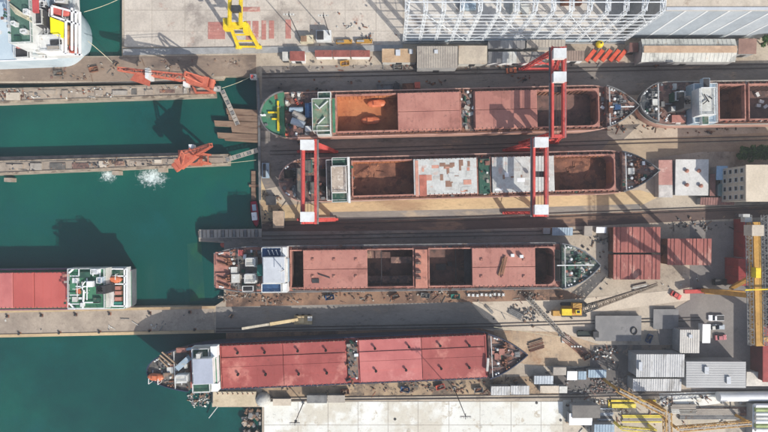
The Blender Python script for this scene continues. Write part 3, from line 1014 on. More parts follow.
patches(s2, 493, 554, 22, 6.6, [pm[1], pm[2], pm[4], pm[1], pm[3]])
q = MB(s2.fr); q.bp(415, 160.5, 419, 196.5, 12.1, 12.30); q.build('cover_patch', pm[0], s2.root)
q = MB(s2.fr); q.bp(419.3, 175, 427, 196, 12.1, 12.27); q.build('cover_patch', mat('red_primer', (190, 116, 98), None, 0.4), s2.root)
block(s2, 478.5, 159, 490.5, 193.5, 10, 11.8, greend, 'crossdeck_platform', roofm=greend)
block(s2, 326, 160, 350, 200, 10, 13.5, offw, 'deckhouse', rail=white, roofm=deckgrey)
block(s2, 331, 166.5, 347, 192.5, 13.6, 16, greybeige, 'wheelhouse', rail=white, roofm=mat('patched_tan_roof', (186, 172, 156), (164, 150, 136), 0.5, stain=(206, 198, 186), st=0.55, stscale=0.6, stain2=(130, 112, 98), st2=0.6, st2scale=0.8))
block(s2, 332, 158, 348, 166, 13.6, 14.6, greend, 'bridge_wing', rail=white, roofm=greend)
block(s2, 332, 193, 348, 202, 13.6, 14.6, greend, 'bridge_wing', rail=white, roofm=greend)
q = MB(s2.fr); q.beamp((348.5, 157, 15), (349.5, 203, 15), .8, 1.0); q.build('bridge_front', white, s2.root)
for x0, y0, x1, y1 in ((284, 170, 296, 178), (320, 169, 329, 176), (321, 186, 329, 191)):
    block(s2, x0, y0, x1, y1, 10, 11.4, dgrey, 'engine_hatch', roofm=black)
block(s2, 296, 168, 302, 200, 10, 12.2, deckgrey, 'deckhouse', roofm=deckgrey)
block(s2, 310, 182, 319, 193, 10, 12.0, greend, 'deckhouse', roofm=deckgrey)
block(s2, 305, 160, 312, 172, 10, 11.5, teal, 'winch_platform', roofm=deckgrey)
mooring_kit(s2, 281, 306, 0, 1, 7, chains=False, toward=-1, railm=grey)
scatter(s2, 284, 325, 44, 21, big=.8)
scatter(s2, 350, 353, 8, 22)
scatter(s2, 479, 490, 10, 23, zo=1.85, kinds=['vent', 'locker', 'hatch_lid'])
mooring_kit(s2, 622, 651, 2.0, 2, 2)
scatter(s2, 618, 648, 22, 24, zo=2.0, big=.7)
side_lines(s2, rustb, 353, 618, 2)
scatter(s2, 355, 612, 26, 25, inner=7.1, big=0.6)
for x, y in ((365, 172), (372, 168), (380, 176), (572, 170), (566, 176), (578, 165), (590, 178), (400, 185)):
    inst('scrap_piece', PROTO['steel_plate'][0], s2.root, s2.fr.at(x, y, 4.22), x, (1.6, 1.6, 2))

# --- third ship: blue wings
s3 = ship('cargo_ship', 'cargo ship with grey roofed bridge, blue wings and square salmon hatch covers', (214, 270), (598, 265), 8.9, 10, 0.0, hullgrey, deckred, 'transom', Ls=16, Lb=20, tr=.72,
          holds=[(291.5, 413, 6.9), (429.5, 554, 6.9)], fc=560, fcm=mat('bow_green', (84, 104, 92), (66, 86, 76), .4, stain=(130, 128, 118), st=.53, stscale=.4, stain2=(190, 192, 184), st2=.6, st2scale=.6), rise=2.0, rimm=hullgrey, gun=grey, bp=2.6)
s3.cy = 268
hold_parts(s3, 0, darkhold, darkhold, deckred, 1.6)
hold_parts(s3, 1, darkhold, darkhold, deckred, 1.6, rnd_end=True)
for p0, p1 in ((303, 367.5), (472, 535.5)):
    covers(s3, p0, p1, 7.3, hatchpink, 1, 2, seed=3)
    for fx in (0.15, 0.48, 0.82):
        for fy in (0.27, 0.73):
            x, y = p0 + (p1 - p0) * fx, 249.5 + 37 * fy
            q = MB(s3.fr)
            q.bp(x - 1.3, y - 1.3, x + 1.3, y + 1.3, 12.12, 12.45)
            q.bp(x - .7, y - .7, x + .7, y + .7, 12.45, 12.6)
            q.build('lifting_pad', deckred, s3.root)
q = MB(s3.fr)
for a, b_, dy in ((499, 258, 0), (501, 256, 1), (503, 257, 2), (498.5, 262, 1)):
    q.beamp((a, 276 - dy, 12.6), (a + 4, b_, 12.6 + dy * .1), .35)
q.build('loose_plank', mat('old_timber', (140, 104, 76), (120, 88, 66), .4), s3.root)
q = MB(s3.fr); q.bp(312, 279, 319, 283, 12.12, 12.5); q.beamp((318, 274, 12.4), (330, 278, 12.4), .3); q.build('steel_offcut', dgrey, s3.root)
for x, y in ((512, 255), (521, 256)):
    q = MB(s3.fr); q.bp(x - 1, y - 1, x + 2.5, y + 2, 12.12, 13.6); q.build('crate', white, s3.root)
block(s3, 415, 249.5, 428, 288, 10, 12.0, deckred, 'crossdeck_house', roofm=mat('salmon_crossdeck', (196, 138, 118), (180, 122, 104), .3, stain=(150, 104, 90), st=.58, stscale=.3))
for y in (256, 262, 271, 277):
    q = MB(s3.fr); q.bp(416, y, 421, y + 2.2, 12.08, 13.2); q.build('vent_box', deckmix, s3.root)
q = MB(s3.fr)                                            # tween decks and girders inside the holds
q.bp(391, 257, 412, 263, 5.6, 6.2); q.bp(367, 276, 412, 283, 5.0, 5.6); q.bp(367, 251, 380, 258, 5, 5.6)
q.build('tween_deck', deckmix, s3.root)
q = MB(s3.fr)
q.bp(381, 248, 382, 288, 8.4, 9); q.bp(455, 250, 456.5, 286, 3.5, 4.1); q.bp(464, 250, 471, 286, 6, 6.5)
q.build('hold_girder', dgrey, s3.root)
q = MB(s3.fr)
q.bp(436, 264, 446, 270, 1.62, 2.6); q.bp(448, 262, 452, 266, 1.62, 3.0)
q.build('stored_block', dgrey, s3.root)
# bridge
block(s3, 262, 247, 287, 292.5, 10, 15, white, 'deckhouse')
block(s3, 262, 247.5, 282, 257, 15, 17.6, offw, 'bridge_wing', rail=white, roofm=blue)
block(s3, 262, 283.3, 282, 292, 15, 17.6, offw, 'bridge_wing', rail=white, roofm=blue)
o = block(s3, 263, 257.2, 285, 283, 15, 20.5, white, 'wheelhouse', roofm=greyroof)
block(s3, 282.3, 247.3, 287, 256.5, 15, 18, white, 'bridge_wing_end')
block(s3, 282.3, 283.5, 287, 292.3, 15, 18, white, 'bridge_wing_end')
block(s3, 285.2, 258.5, 288.3, 282, 15, 17.5, lblue, 'bridge_front', roofm=offw)
block(s3, 257, 265, 262.5, 276, 10, 15.5, teal, 'funnel_casing', roofm=teal)
block(s3, 246, 258, 255.5, 266, 10, 14, white, 'engine_casing', rail=white, roofm=offw)
block(s3, 245, 274, 256, 283, 10, 13.5, white, 'engine_casing', rail=white, roofm=offw)
block(s3, 231, 274, 240, 283, 10, 12, greybeige, 'winch_house', roofm=offw)
block(s3, 243, 285.5, 254, 291, 10, 12.2, dgrey, 'store_house', rail=white)
block(s3, 215.5, 252, 230, 266, 10, 10.6, deckred, 'stern_plate')
block(s3, 215.5, 273, 229, 288, 10, 10.6, deckred, 'stern_plate')
for y in (256, 262, 277, 283):
    q = MB(s3.fr); q.beamp((218, y, 11), (229, y + 4, 11.3), .5, .9); q.build('stern_rib', rustb, s3.root)
block(s3, 238, 250, 243, 256, 10, 11.5, hatchflo, 'winch_bed')
block(s3, 230.5, 250.5, 261.5, 289.5, 9.9, 10.04, deckgrey, 'deck_plating')
q = MB(s3.fr)
for k in range(4):
    q.beamp((268 + k * 4, 250, 18.2), (270 + k * 4, 255, 18.6), .25)
q.build('antenna_pole', white, s3.root)
mast(s3, 284, 270, 20.5, 6)
mooring_kit(s3, 216, 240, .6, 2, 6, chains=False, toward=-1, railm=grey)
scatter(s3, 230, 262, 44, 31, big=.8)
scatter(s3, 256, 262, 12, 32)
mooring_kit(s3, 562, 594, 2.0, 0, 3, hatch_m=greend)
scatter(s3, 563, 590, 40, 33, zo=2.0, big=.7, kinds=['vent', 'hatch_lid', 'steel_plate', 'drum'])
block(s3, 555, 250, 560, 281, 10, 11.6, dgrey, 'breakwater', roofm=black)
q = MB(s3.fr); q.beamp((557, 265.4, 13.6), (594, 265, 13.6), .35); q.build('foremast', white, s3.root)
scatter(s3, 293, 552, 34, 34, inner=7.6, big=0.55)
side_lines(s3, grey, 293, 556, 3)

# --- fourth ship: red hatches, navy hull
s4 = ship('cargo_ship', 'navy hulled ship with long red hatch covers and a grey bridge roof', (150, 369), (526, 353), 9.0, 9, 0.0, hullnavy, hatchred, Ls=24, Lb=18,
          holds=[(222, 346, 7.6), (359.5, 486, 7.6)], fc=488, fcm=deckmix, rise=2.0, rimm=hullnavy, bp=1.7, poop=190, poopm=deckgrey)
s4.cy = 362
hold_parts(s4, 0, darkhold, darkhold, hatchred, 1.5)
hold_parts(s4, 1, darkhold, darkhold, hatchred, 1.5)
for p0, p1, nc, mm in ((221.5, 283, 1, hatchred), (283.3, 346, 1, hatchred), (359.5, 422, 1, hatchred2), (422.3, 485.5, 1, hatchred)):
    fr = s4.fr
    a, b_ = fr.at(p0, 362, 11).x, fr.at(p1, 362, 11).x
    for k, (v0, v1, hh) in enumerate(((-8.0, -3.6, 1.7), (-3.5, -0.05, 2.0), (0.05, 3.5, 2.0), (3.6, 8.0, 1.7))):
        q = MB(fr)
        e = .12
        z = s4.z
        x0, x1 = a + .05, b_ - .05
        q.box(x0, v0, x1, v1, z + hh - .8, z + hh)
        hp = q.build('hatch_panel', mm, s4.root)
        trim(s4, hp, x0, x1, v0, v1, z + hh, mm)
b = MB()
b.tube((0, 0, 0), (0, 0, .9), .36, 10)
b.tube((0, 0, .85), (0, 0, 1.15), .5, 10)
dv = b.mesh('hatch_vent', black)
for x, y in ((238, 352.5), (265, 352), (298, 350.5), (326, 350), (375, 348), (409, 346.5), (440, 345.3), (469, 345), (238.5, 374), (266, 374), (299, 373.5), (327, 372.5), (376, 370.5), (406, 369.5), (441, 368), (469, 367)):
    inst('hatch_vent', dv, s4.root, s4.fr.at(x, y, 11.0), 0)
block(s4, 347, 343.5, 358.5, 377.5, 9, 10.5, deckgrey, 'crossdeck_platform')
scatter(s4, 347.5, 358, 26, 41, zo=1.5, big=.8, kinds=['winch', 'vent', 'locker', 'drum', 'hatch_lid', 'hose_reel'])
block(s4, 191, 347.5, 218, 391.5, 9, 13, white, 'deckhouse')
block(s4, 192.5, 348.5, 210, 359, 13, 15.5, offw, 'bridge_wing', rail=white, roofm=greend)
block(s4, 193, 383, 211, 391.5, 13, 15.5, offw, 'bridge_wing', rail=white, roofm=greend)
block(s4, 192.5, 359, 213.5, 384, 13, 18.5, white, 'wheelhouse', roofm=mat('cool_grey_roof', (172, 178, 190), (160, 166, 178), .2, grain=.04))
block(s4, 210.3, 346.5, 217, 357, 13, 16, fresh_white, 'bridge_wing_end')
block(s4, 211.3, 384, 218, 391, 13, 16, fresh_white, 'bridge_wing_end')
block(s4, 214, 358, 217.6, 384, 13, 15.5, white, 'bridge_front', roofm=green)
block(s4, 218.6, 346, 221, 388, 9, 10.4, greend, 'winch_platform')
block(s4, 196, 354, 200, 358.5, 15.5, 18.5, offw, 'signal_locker')
q = MB(s4.fr); q.beamp((178, 368, 12.5), (189, 358, 13.5), 2.0, 2.0); q.build('crane_boom', lblue, s4.root)
q = MB(s4.fr); q.beamp((187, 349, 11.6), (216, 346.8, 11.6), .8, 1.4); q.build('side_plate', lblue, s4.root)
block(s4, 176, 375, 188, 382, 11, 13.6, white, 'engine_casing', rail=white, roofm=offw)
block(s4, 176, 348, 187, 352.5, 11, 12.2, rustb, 'winch_bed', roofm=deckred)
block(s4, 163, 373, 170, 379, 11, 12.5, deckgrey, 'store_house', roofm=deckgrey)
q = MB(s4.fr)
for x0, y0, x1, y1 in ((160, 355, 172, 365), (159, 358, 168, 367), (162, 352, 176, 364)):
    q.beamp((x0, y0, 12.4), (x1, y1, 12.4), .5)
q.build('derrick_post', mat('sand_pipe', (176, 150, 122), None, .4), s4.root)
lifeboat(s4, 157.5, 376, 11.0, -0.1, orange, 6.0, 2.8)
mooring_kit(s4, 153, 178, 2.0, 1, 5, chains=False, toward=-1)
scatter(s4, 158, 190, 34, 42, zo=2.0, big=.75)
mooring_kit(s4, 490, 522, 2.0, 2, 4, hatch_m=deckred)
scatter(s4, 490, 512, 24, 43, zo=2.0, big=.7)
q = MB(s4.fr); q.beamp((488, 358, 12), (487, 371, 12), .8, 1.2); q.build('breakwater', offw, s4.root)
block(s4, 499, 349, 505, 355, 11, 12.6, deckred, 'windlass')
inst('hatch_lid', PROTO['hatch_lid'][2], s4.root, s4.fr.at(517, 354, 11.02), 0, (1.3, 1.3, 1))
scatter(s4, 224, 484, 22, 44, inner=8.1, big=.5)

# --- fifth ship: afloat at the left pier, stern to the right
s5 = ship('cargo_ship', 'moored ship at left pier with salmon hatches and green bridge deck', (131.5, 288.5), (-130, 291), 8.0, 5, -7, hullgrey, green, 'transom', Ls=12, Lb=18, tr=.9,
          holds=[], fc=-112, rise=1.8, rimm=white, gun=mat('violet_gunwale', (150, 110, 130), None, .3))
s5.cy = 289
for p0, p1, mm in ((-60, 12.5, hatchred2), (13, 33.6, hatchflo), (34.2, 68, hatchflo), (-100, -61, hatchred2)):
    covers(s5, p0, p1, 6.9, mm, 1, 1, zt=2.2, th=2.1, name='hatch_cover')
block(s5, 69, 268, 126, 308.5, 5, 9, white, 'deckhouse', rail=white, roofm=green)
block(s5, 69, 268.5, 106, 308, 9, 14.5, offw, 'accommodation', rail=white, roofm=green)
q = MB(s5.fr)
for a_, b_ in (((69.2, 273), (74, 268.4)), ((69.2, 303), (75, 309))):
    q.beamp((a_[0], a_[1], 15.2), (b_[0], b_[1], 15.2), .5)
for y0, x0, x1 in ((286.5, 76, 92), (302.5, 83, 100)):
    q.beamp((x0, y0, 15.4), (x1, y0, 15.4), .4)
q.beamp((84, 290, 15.4), (83, 309, 15.4), .5)
q.beamp((87, 277, 15.4), (87, 300, 15.4), .3)
for r_ in (3.6,):
    for k in range(10):
        a0, a1 = math.pi * (.5 + k / 10), math.pi * (.5 + (k + 1) / 10)
        q.beamp((88 + r_ * math.cos(a0) * 1.6, 287 + 6 * math.sin(a0), 15.4), (88 + r_ * math.cos(a1) * 1.6, 287 + 6 * math.sin(a1), 15.4), .3)
q.build('bridge_frame', fresh_white, s5.root)
block(s5, 86.5, 281.5, 92.5, 287, 14.5, 17, fresh_white, 'radar_house')
funnel(s5, 96, 286, 105, 294, 9, 17.5, dgrey)
block(s5, 79, 272, 90, 278, 14.5, 15.6, greend, 'skylight')
block(s5, 101, 270, 107, 284, 9, 13.5, lblue, 'engine_casing', roofm=offw)
block(s5, 106.5, 283, 112, 307, 9, 11.5, white, 'boat_deck', rail=white, roofm=offw)
lifeboat(s5, 114.5, 279, 9.0, 0, orange, 6.8, 2.8)
for i, (x, y) in enumerate(((117, 288), (118, 293), (118, 299))):
    block(s5, x - 3.5, y - 2, x + 3.5, y + 2, 9, 10.4, rustb, 'liferaft_rack', roofm=hatchpink)
q = MB(s5.fr)
for x in (124.5, 127):
    q.beamp((x, 268.5, 10.3), (x, 307, 10.3), .45)
for y in (269, 276, 284, 306):
    q.beamp((112, y, 10.3), (126.5, y, 10.3), .45)
q.build('stern_railing', fresh_white, s5.root)
block(s5, 76, 288, 80, 294, 14.5, 15.3, orange, 'liferaft_rack')
scatter(s5, 80, 104, 34, 51, zo=9.6, big=.6, kinds=['vent', 'locker', 'hatch_lid', 'drum'])
scatter(s5, 108, 126, 16, 52, zo=4.1, big=.7)
mast(s5, 84, 287, 14.5, 6)
for x0, y0, x1, y1, z0, z1, mm, nm in ((72, 278, 78, 283, 14.5, 15.5, white, 'signal_locker'), (72, 297, 77, 302, 14.5, 15.4, offw, 'signal_locker'), (92, 269, 99, 274, 14.5, 16, white, 'vent_house'), (93, 298, 100, 303, 14.5, 15.6, greend, 'skylight'),
                                      (98, 277, 103, 283, 14.5, 16.2, lblue, 'vent_house'), (80, 303, 83, 307, 14.5, 16, white, 'signal_locker'), (112, 270, 124, 274, 9, 10.5, greend, 'winch_bed'), (113, 302, 122, 306, 9, 10.2, teal, 'winch_bed')):
    block(s5, x0, y0, x1, y1, z0, z1, mm, nm, rail=fresh_white if nm == 'vent_house' else None)
q = MB(s5.fr)
for x in (79, 93, 100):
    q.beamp((x, 269, 15.7), (x, 276 if x != 100 else 284, 15.7), .3)
for y in (276, 295, 304):
    q.beamp((70, y, 15.7), (79, y, 15.7), .3)
q.build('awning_frame', fresh_white, s5.root)

# --- sixth ship: big pale hull at the top left
s6 = ship('cargo_ship', 'big pale blue hulled ship with yellow square deck panel at top left', (79.5, 25), (-330, 41), 12.6, 11, -8, hullpale, hullpale, 'round', Ls=11, Lb=25, holds=[], rise=2, rimm=hullpale, gun=fresh_white)
s6.cy = 26
block(s6, 30, -6, 77, 55, 11, 14, white, 'deckhouse', rail=white, roofm=mat('pale_deck', (196, 204, 202), (178, 188, 188), .3, stain=(140, 120, 106), st=.62, stscale=.3))
block(s6, 9, -6, 33, 43, 14, 23, white, 'accommodation', rail=white, roofm=mat('worn_green_deck', (86, 118, 104), (70, 102, 90), .3, stain=(150, 156, 146), st=.62, stscale=.5))
q = MB(s6.fr)
for k in range(12):
    q.beamp((10 + k * 1.6, 6 + k * .9, 24), (16 + k * 1.4, 14 + k * .7, 24.6), .3)
q.beamp((10, 4, 24), (28, 18, 24.6), .5)
q.build('radar_mast', mat('cream_paint', (212, 204, 176), None, .4), s6.root)
block(s6, 32, -4, 37.5, 12, 23, 24, mat('red_walkway', (196, 84, 84), None, .3), 'walkway')
block(s6, 33, 28, 37.5, 46, 14, 15.4, mat('salmon_walkway', (206, 130, 122), None, .3), 'walkway')
block(s6, 16, 44, 37, 47, 14, 15, MATS['salmon_walkway'], 'walkway')
block(s6, 34, 10, 44, 25, 14, 21, dgrey, 'funnel_base', rail=white)
block(s6, 40, 36, 62, 51, 14, 19, fresh_white, 'engine_casing', rail=white, roofm=white)
q = MB(s6.fr)
q.bp(50, 40, 61, 44, 19.08, 19.6)
q.build('skylight', dgrey, s6.root)
block(s6, 15, 47.5, 30, 58, 11, 13, fresh_white, 'mooring_platform', rail=white, roofm=dgrey)
q = MB(s6.fr)
q.prismp([(50, 17), (63, 22), (62.5, 38), (50.5, 33)], 18.5, 19.2)
q.build('deck_panel', mat('bright_yellow_paint', (250, 236, 20), (240, 224, 20), .4, grain=.03), s6.root)
q = MB(s6.fr); q.bp(52, 20, 61, 34, 14, 18.5); q.build('panel_base', white, s6.root)
lifeboat(s6, 62, 13, 15.5, math.pi - .12, hatchflo, 8.5, 3.4)
q = MB(s6.fr)
for a_, b_ in (((52, 6), (78, 13)), ((52, 6), (52, 16)), ((52, 16), (80, 25)), ((72, 8), (72, 50)), ((80, 12), (80, 56)), ((66, 20), (66, 54)), ((64, 54), (82, 55)), ((76, 10), (76, 55))):
    q.beamp((a_[0], a_[1], 18.5), (b_[0], b_[1], 18.5), .6)
for x, y in ((52, 6), (52, 16), (72, 10), (80, 13), (80, 26), (72, 50), (80, 55), (66, 54)):
    q.beamp((x, y, 14), (x, y, 18.4), .4)
q.build('davit_frame', fresh_white, s6.root)
lifeboat(s6, 72, 37, 14.2, math.pi / 2, mat('tan_boat', (206, 160, 124), None, .5), 8, 3, cradle=False)
block(s6, 69, 46, 75, 52, 14, 16, redcr2, 'winch_bed')
block(s6, 68, 20, 71, 28, 14, 16, dgrey, 'winch_bed')
for x0, y0, x1, y1, z0, z1, mm, nm in ((13, 22, 17, 26, 23, 24.2, white, 'signal_locker'), (22, 30, 28, 34, 23, 24, offw, 'vent_house'), (14, 36, 20, 40, 23, 24, greend, 'skylight'), (25, 10, 30, 15, 23, 24.6, white, 'vent_house'),
                                      (36, 47.5, 44, 53, 14, 16, offw, 'winch_house'), (46, 27, 50, 35, 14, 17, wallgrey, 'vent_house'), (38, 27, 44, 34, 14, 16.5, white, 'vent_house'), (64, 41, 68, 46, 14, 15.6, greend, 'winch_bed'),
                                      (47, 46, 58, 50, 19.08, 20, greybeige, 'skylight'), (40, -2, 48, 6, 14, 17, lblue, 'winch_house'), (56, -4, 66, 3, 14, 16, offw, 'winch_house'), (39, 2, 46, 8, 17, 18, dgrey, 'vent_house')):
    block(s6, x0, y0, x1, y1, z0, z1, mm, nm, rail=fresh_white if nm != 'skylight' else None)
scatter(s6, 36, 66, 30, 63, zo=3.1, big=.8)
scatter(s6, 14, 34, 26, 61, zo=12.1, big=.8, kinds=['vent', 'locker', 'hatch_lid'])
scatter(s6, 50, 82, 34, 62, zo=3.1, big=.9)

# --- seventh ship: stern on the right
s7 = ship('cargo_ship', 'hull at right edge with white bridge block and rounded grey stern', (636.5, 104), (1010, 99), 8.4, 10, 0.0, hulltan, deckmix, Ls=13, Lb=17, holds=[(719, 744, 6.4), (749, 850, 6.4)], rise=2, rimm=grey, poop=655,
          poopm=mat('dark_poop', (74, 78, 82), (58, 62, 66), .3, stain=(120, 116, 110), st=.6, stscale=.4), gun=greybeige)
s7.cy = 103
hold_parts(s7, 0, rustb, rustb, deckred, 1.6)
hold_parts(s7, 1, darkhold, darkhold, deckred, 1.6)
block(s7, 674, 92, 684, 101, 10, 13.5, greend, 'engine_casing', rail=white, roofm=deckgrey)
funnel(s7, 684, 96, 691, 108, 10, 18, dgrey)
block(s7, 671, 106, 683, 111, 10, 12.5, grey, 'winch_house', roofm=offw)
block(s7, 692, 84, 716, 123, 10, 14, lblue, 'deckhouse', rail=white, roofm=lblue)
block(s7, 699, 88, 715, 115, 14, 18.5, white, 'wheelhouse', rail=white, roofm=mat('dirty_white_roof', (206, 206, 198), (186, 186, 178), .4, stain=(150, 148, 142), st=.6, stscale=.5))
block(s7, 703, 78, 710, 88, 14, 16, lblue, 'bridge_wing', roofm=dgrey)
block(s7, 702, 115.3, 709, 124.5, 14, 15.8, white, 'bridge_wing', roofm=greend)
block(s7, 672, 115, 686, 122, 10, 11, hatchpink, 'deck_plate')
q = MB(s7.fr)
for x0, y0, x1, y1 in ((704, 94, 709, 102), (709, 96, 712, 99), (703, 104, 708, 100)):
    q.beamp((x0, y0, 19.2), (x1, y1, 19.2), .3)
q.build('antenna_pole', dgrey, s7.root)
mooring_kit(s7, 638, 655, 2.0, 1, 8, chains=False, toward=-1)
scatter(s7, 640, 654, 6, 71, zo=2, big=.7)
scatter(s7, 657, 692, 44, 72, big=.85)
scatter(s7, 686, 700, 14, 73)
block(s7, 731, 96, 743, 108, 1.62, 3.2, mat('tan_crate', (172, 132, 96), None, .4), 'stored_block')
block(s7, 722, 94, 729, 100, 1.62, 2.6, rustb, 'stored_block')
for x, y in ((738, 91), (756, 95), (760, 102), (757, 106), (764, 107)):
    inst('drum', PROTO['locker'][0], s7.root, s7.fr.at(x, y, 1.62), x, (.9, .9, .9))
side_lines(s7, rustb, 718, 850, 4)
scatter(s7, 718, 800, 12, 74, inner=7.1, big=.6)
# ---------------------------------------------------------------- cranes
def gantry(label, bx, byN, byS, h, m, spread=6.2, gap=4.0, houses=(), solid=False, over=1.5, group=None, leg_w=1.0):
    """travelling gantry: two girders along y on A-shaped lattice legs, rails run along x"""
    fr = Frame((bx, (byN + byS) / 2))
    root = thing('gantry_crane', label, 'crane', fr, group)
    yN, yS = fr.at(bx, byN).y, fr.at(bx, byS).y
    for sx in (-1, 1):
        b = MB(fr)
        b.box(sx * gap / 2 - .4, yS - over, sx * gap / 2 + .4, yN + over, h - 1.6, h)
        g = b.build('girder', m, root)
        r = MB(fr)
        x = sx * (gap / 2 + .5)
        r.rail([(x, yS - over, h), (x, yN + over, h)], 1.0, .09, 3)
        r.build('railing', m, g)
    for y in (yN + over - .6, yS - over + .6):
        b = MB(fr)
        b.box(-gap / 2 + .56, y - .5, gap / 2 - .56, y + .5, h - 1.5, h - .05)
        b.build('cross_beam', m, root)
    for y in (yN, yS):
        for sx in (-1, 1):
            b = MB(fr)
            top = Vector((sx * gap / 2, y, h - 1.61))
            foot = Vector((sx * spread, y, 1.3))
            if solid:
                b.beam(foot, top, 1.5, 1.2)
            else:
                b.lattice(foot, top, leg_w, 9, .3, .18)
            b.build('leg', m, root)
            w = MB(fr)
            w.box(sx * spread - 1.6, y - .5, sx * spread + 1.6, y + .5, .55, 1.3)
            bo = w.build('bogie', m, root)
            w = MB(fr)
            for dx in (-1, 0, 1):
                w.tube((sx * spread + dx, y - .3, .5), (sx * spread + dx, y + .3, .5), .42, 10)
            w.build('wheel', dgrey, bo)
        b = MB(fr)
        b.box(-spread + 1.65, y - .45, spread - 1.65, y + .45, .6, 1.5)
        for t in (.35, .68):
            hx = spread + (gap / 2 - spread) * t
            zz = 1.3 + (h - 2.9) * t
            b.beam((-hx, y, zz), (hx, y, zz), .4)
        b.beam((-spread * .8, y, 4), (spread * .55, y, 12), .25)
        b.beam((spread * .8, y, 4), (-spread * .55, y, 12.2), .25)
        b.build('sill_beam', m, root)
    for t, hm in houses:
        y = yN + (yS - yN) * t
        b = MB(fr)
        b.box(-gap / 2 - .5, y - 1.6, gap / 2 - .2, y + 1.6, h + .05, h + 2.6)
        o = b.build('machinery_house', hm, root)
        b = MB(fr)
        b.box(-gap / 2 - .65, y - 1.75, gap / 2 - .05, y + 1.75, h + 2.6, h + 2.8)
        b.build('house_roof', hm, o)
    for sx in (-1, 1):
        b = MB(fr)
        x = sx * (gap / 2 + .85)
        b.box(x - .3, yS - over, x + .3, yN + over, h - .9, h - .8)
        b.build('walkway', grey, root)
    for sx in (-1, 1):
        b = MB(fr)
        for t in range(14):
            k = (t + .5) / 14
            b.beam((sx * (spread + (gap / 2 - spread) * k) - .4, yS + .9, 1.3 + (h - 3) * k), (sx * (spread + (gap / 2 - spread) * k) + .4, yS + .9, 1.3 + (h - 3) * k), .1)
        for e in (-.4, .4):
            b.beam((sx * spread + e, yS + .9, 1.3), (sx * gap / 2 + e, yS + .9, h - 1.7), .12)
        b.build('ladder', offw, root)
    b = MB(fr)
    for e in (-.6, .6):
        b.tube((e, yS, h - .5), (e, yN, h - .5), .07, 6)
    b.build('hoist_cable', dgrey, root)
    b = MB(fr)
    ym = yN + (yS - yN) * .45
    b.box(-gap / 2 - .3, ym - 1, gap / 2 + .3, ym + 1, h - 2.4, h - 1.65)
    b.tube((0, ym, h - 2.4), (0, ym, h - 9), .08, 6)
    b.box(-.5, ym - .4, .5, ym + .4, h - 10.2, h - 9)
    b.build('hook_block', dgrey, root)
    return root
gantry('red gantry crane astride the left end of the hull with white blotched hatches', 318, 152, 219.5, 24, redp, 6.6, 4.2, ((.03, white), (.96, white)), solid=True)
gantry('red lattice gantry crane at the right end of the top ship, highest in the picture', 538, 70, 143, 24, redp, 6.4, 3.9, ((.06, white), (.34, white)))
gantry('red lattice gantry crane over the right white blotched hatch', 522, 150.5, 213, 24, redp, 6.4, 4.2, ((.02, white), (.96, white)))

# yellow gantry on the top quay
fr = Frame((246, 45))
yg = thing('gantry_crane', 'bright yellow gantry crane with splayed legs on the top quay', 'crane', fr)
hy = 23
for x0, x1, xt in ((238.5, 229, 229.5), (258.5, 245, 240.5)):
    b = MB(fr)
    b.beamp((x0, 47, 1.2), (x1, 22.5, 19), 1.15, 1.0)
    b.build('leg', yellow, yg)
    b = MB(fr)
    b.beamp((xt, 27, hy), (xt + 1.5, -70, hy), 1.0, 1.6)
    g = b.build('girder', yellow, yg)
    b = MB(fr)
    b.rail([fr.at(xt, 27, hy + .9), fr.at(xt + 1.5, -70, hy + .9)], 1.0, .1, 3)
    b.build('railing', yellow, g)
    b = MB(fr)
    b.bp(x0 - 3, 45.5, x0 + 3, 48.5, .25, 1.3)
    b.build('bogie', yellow, yg)
for t in (.25, .5, .75):
    b = MB(fr)
    b.beamp((238.5 - 9.5 * t, 47 - 24.5 * t, 1.2 + 17.8 * t), (258.5 - 13.5 * t, 47 - 24.5 * t, 1.2 + 17.8 * t), .5)
    b.build('cross_beam', yellow, yg)
b = MB(fr)
b.beamp((238, 46.8, 1.4), (259, 46.8, 1.4), .6, .7)
b.build('cross_beam', yellow, yg)
b = MB(fr)
b.bp(224, 22, 246, 25, 19.1, 22)
b.build('end_carriage', yellow, yg)
b = MB(fr)
b.bp(231, 5, 240, 11, hy + .6, hy + 2.6)
b.build('trolley', dgrey, yg)
b = MB(fr)
b.bp(223, 18, 228, 29, 19, 21.8)
b.build('drive_housing', yellow, yg)
b = MB(fr)
b.bp(243, 23, 248, 32, 17, 20)
b.build('drive_housing', yellow, yg)

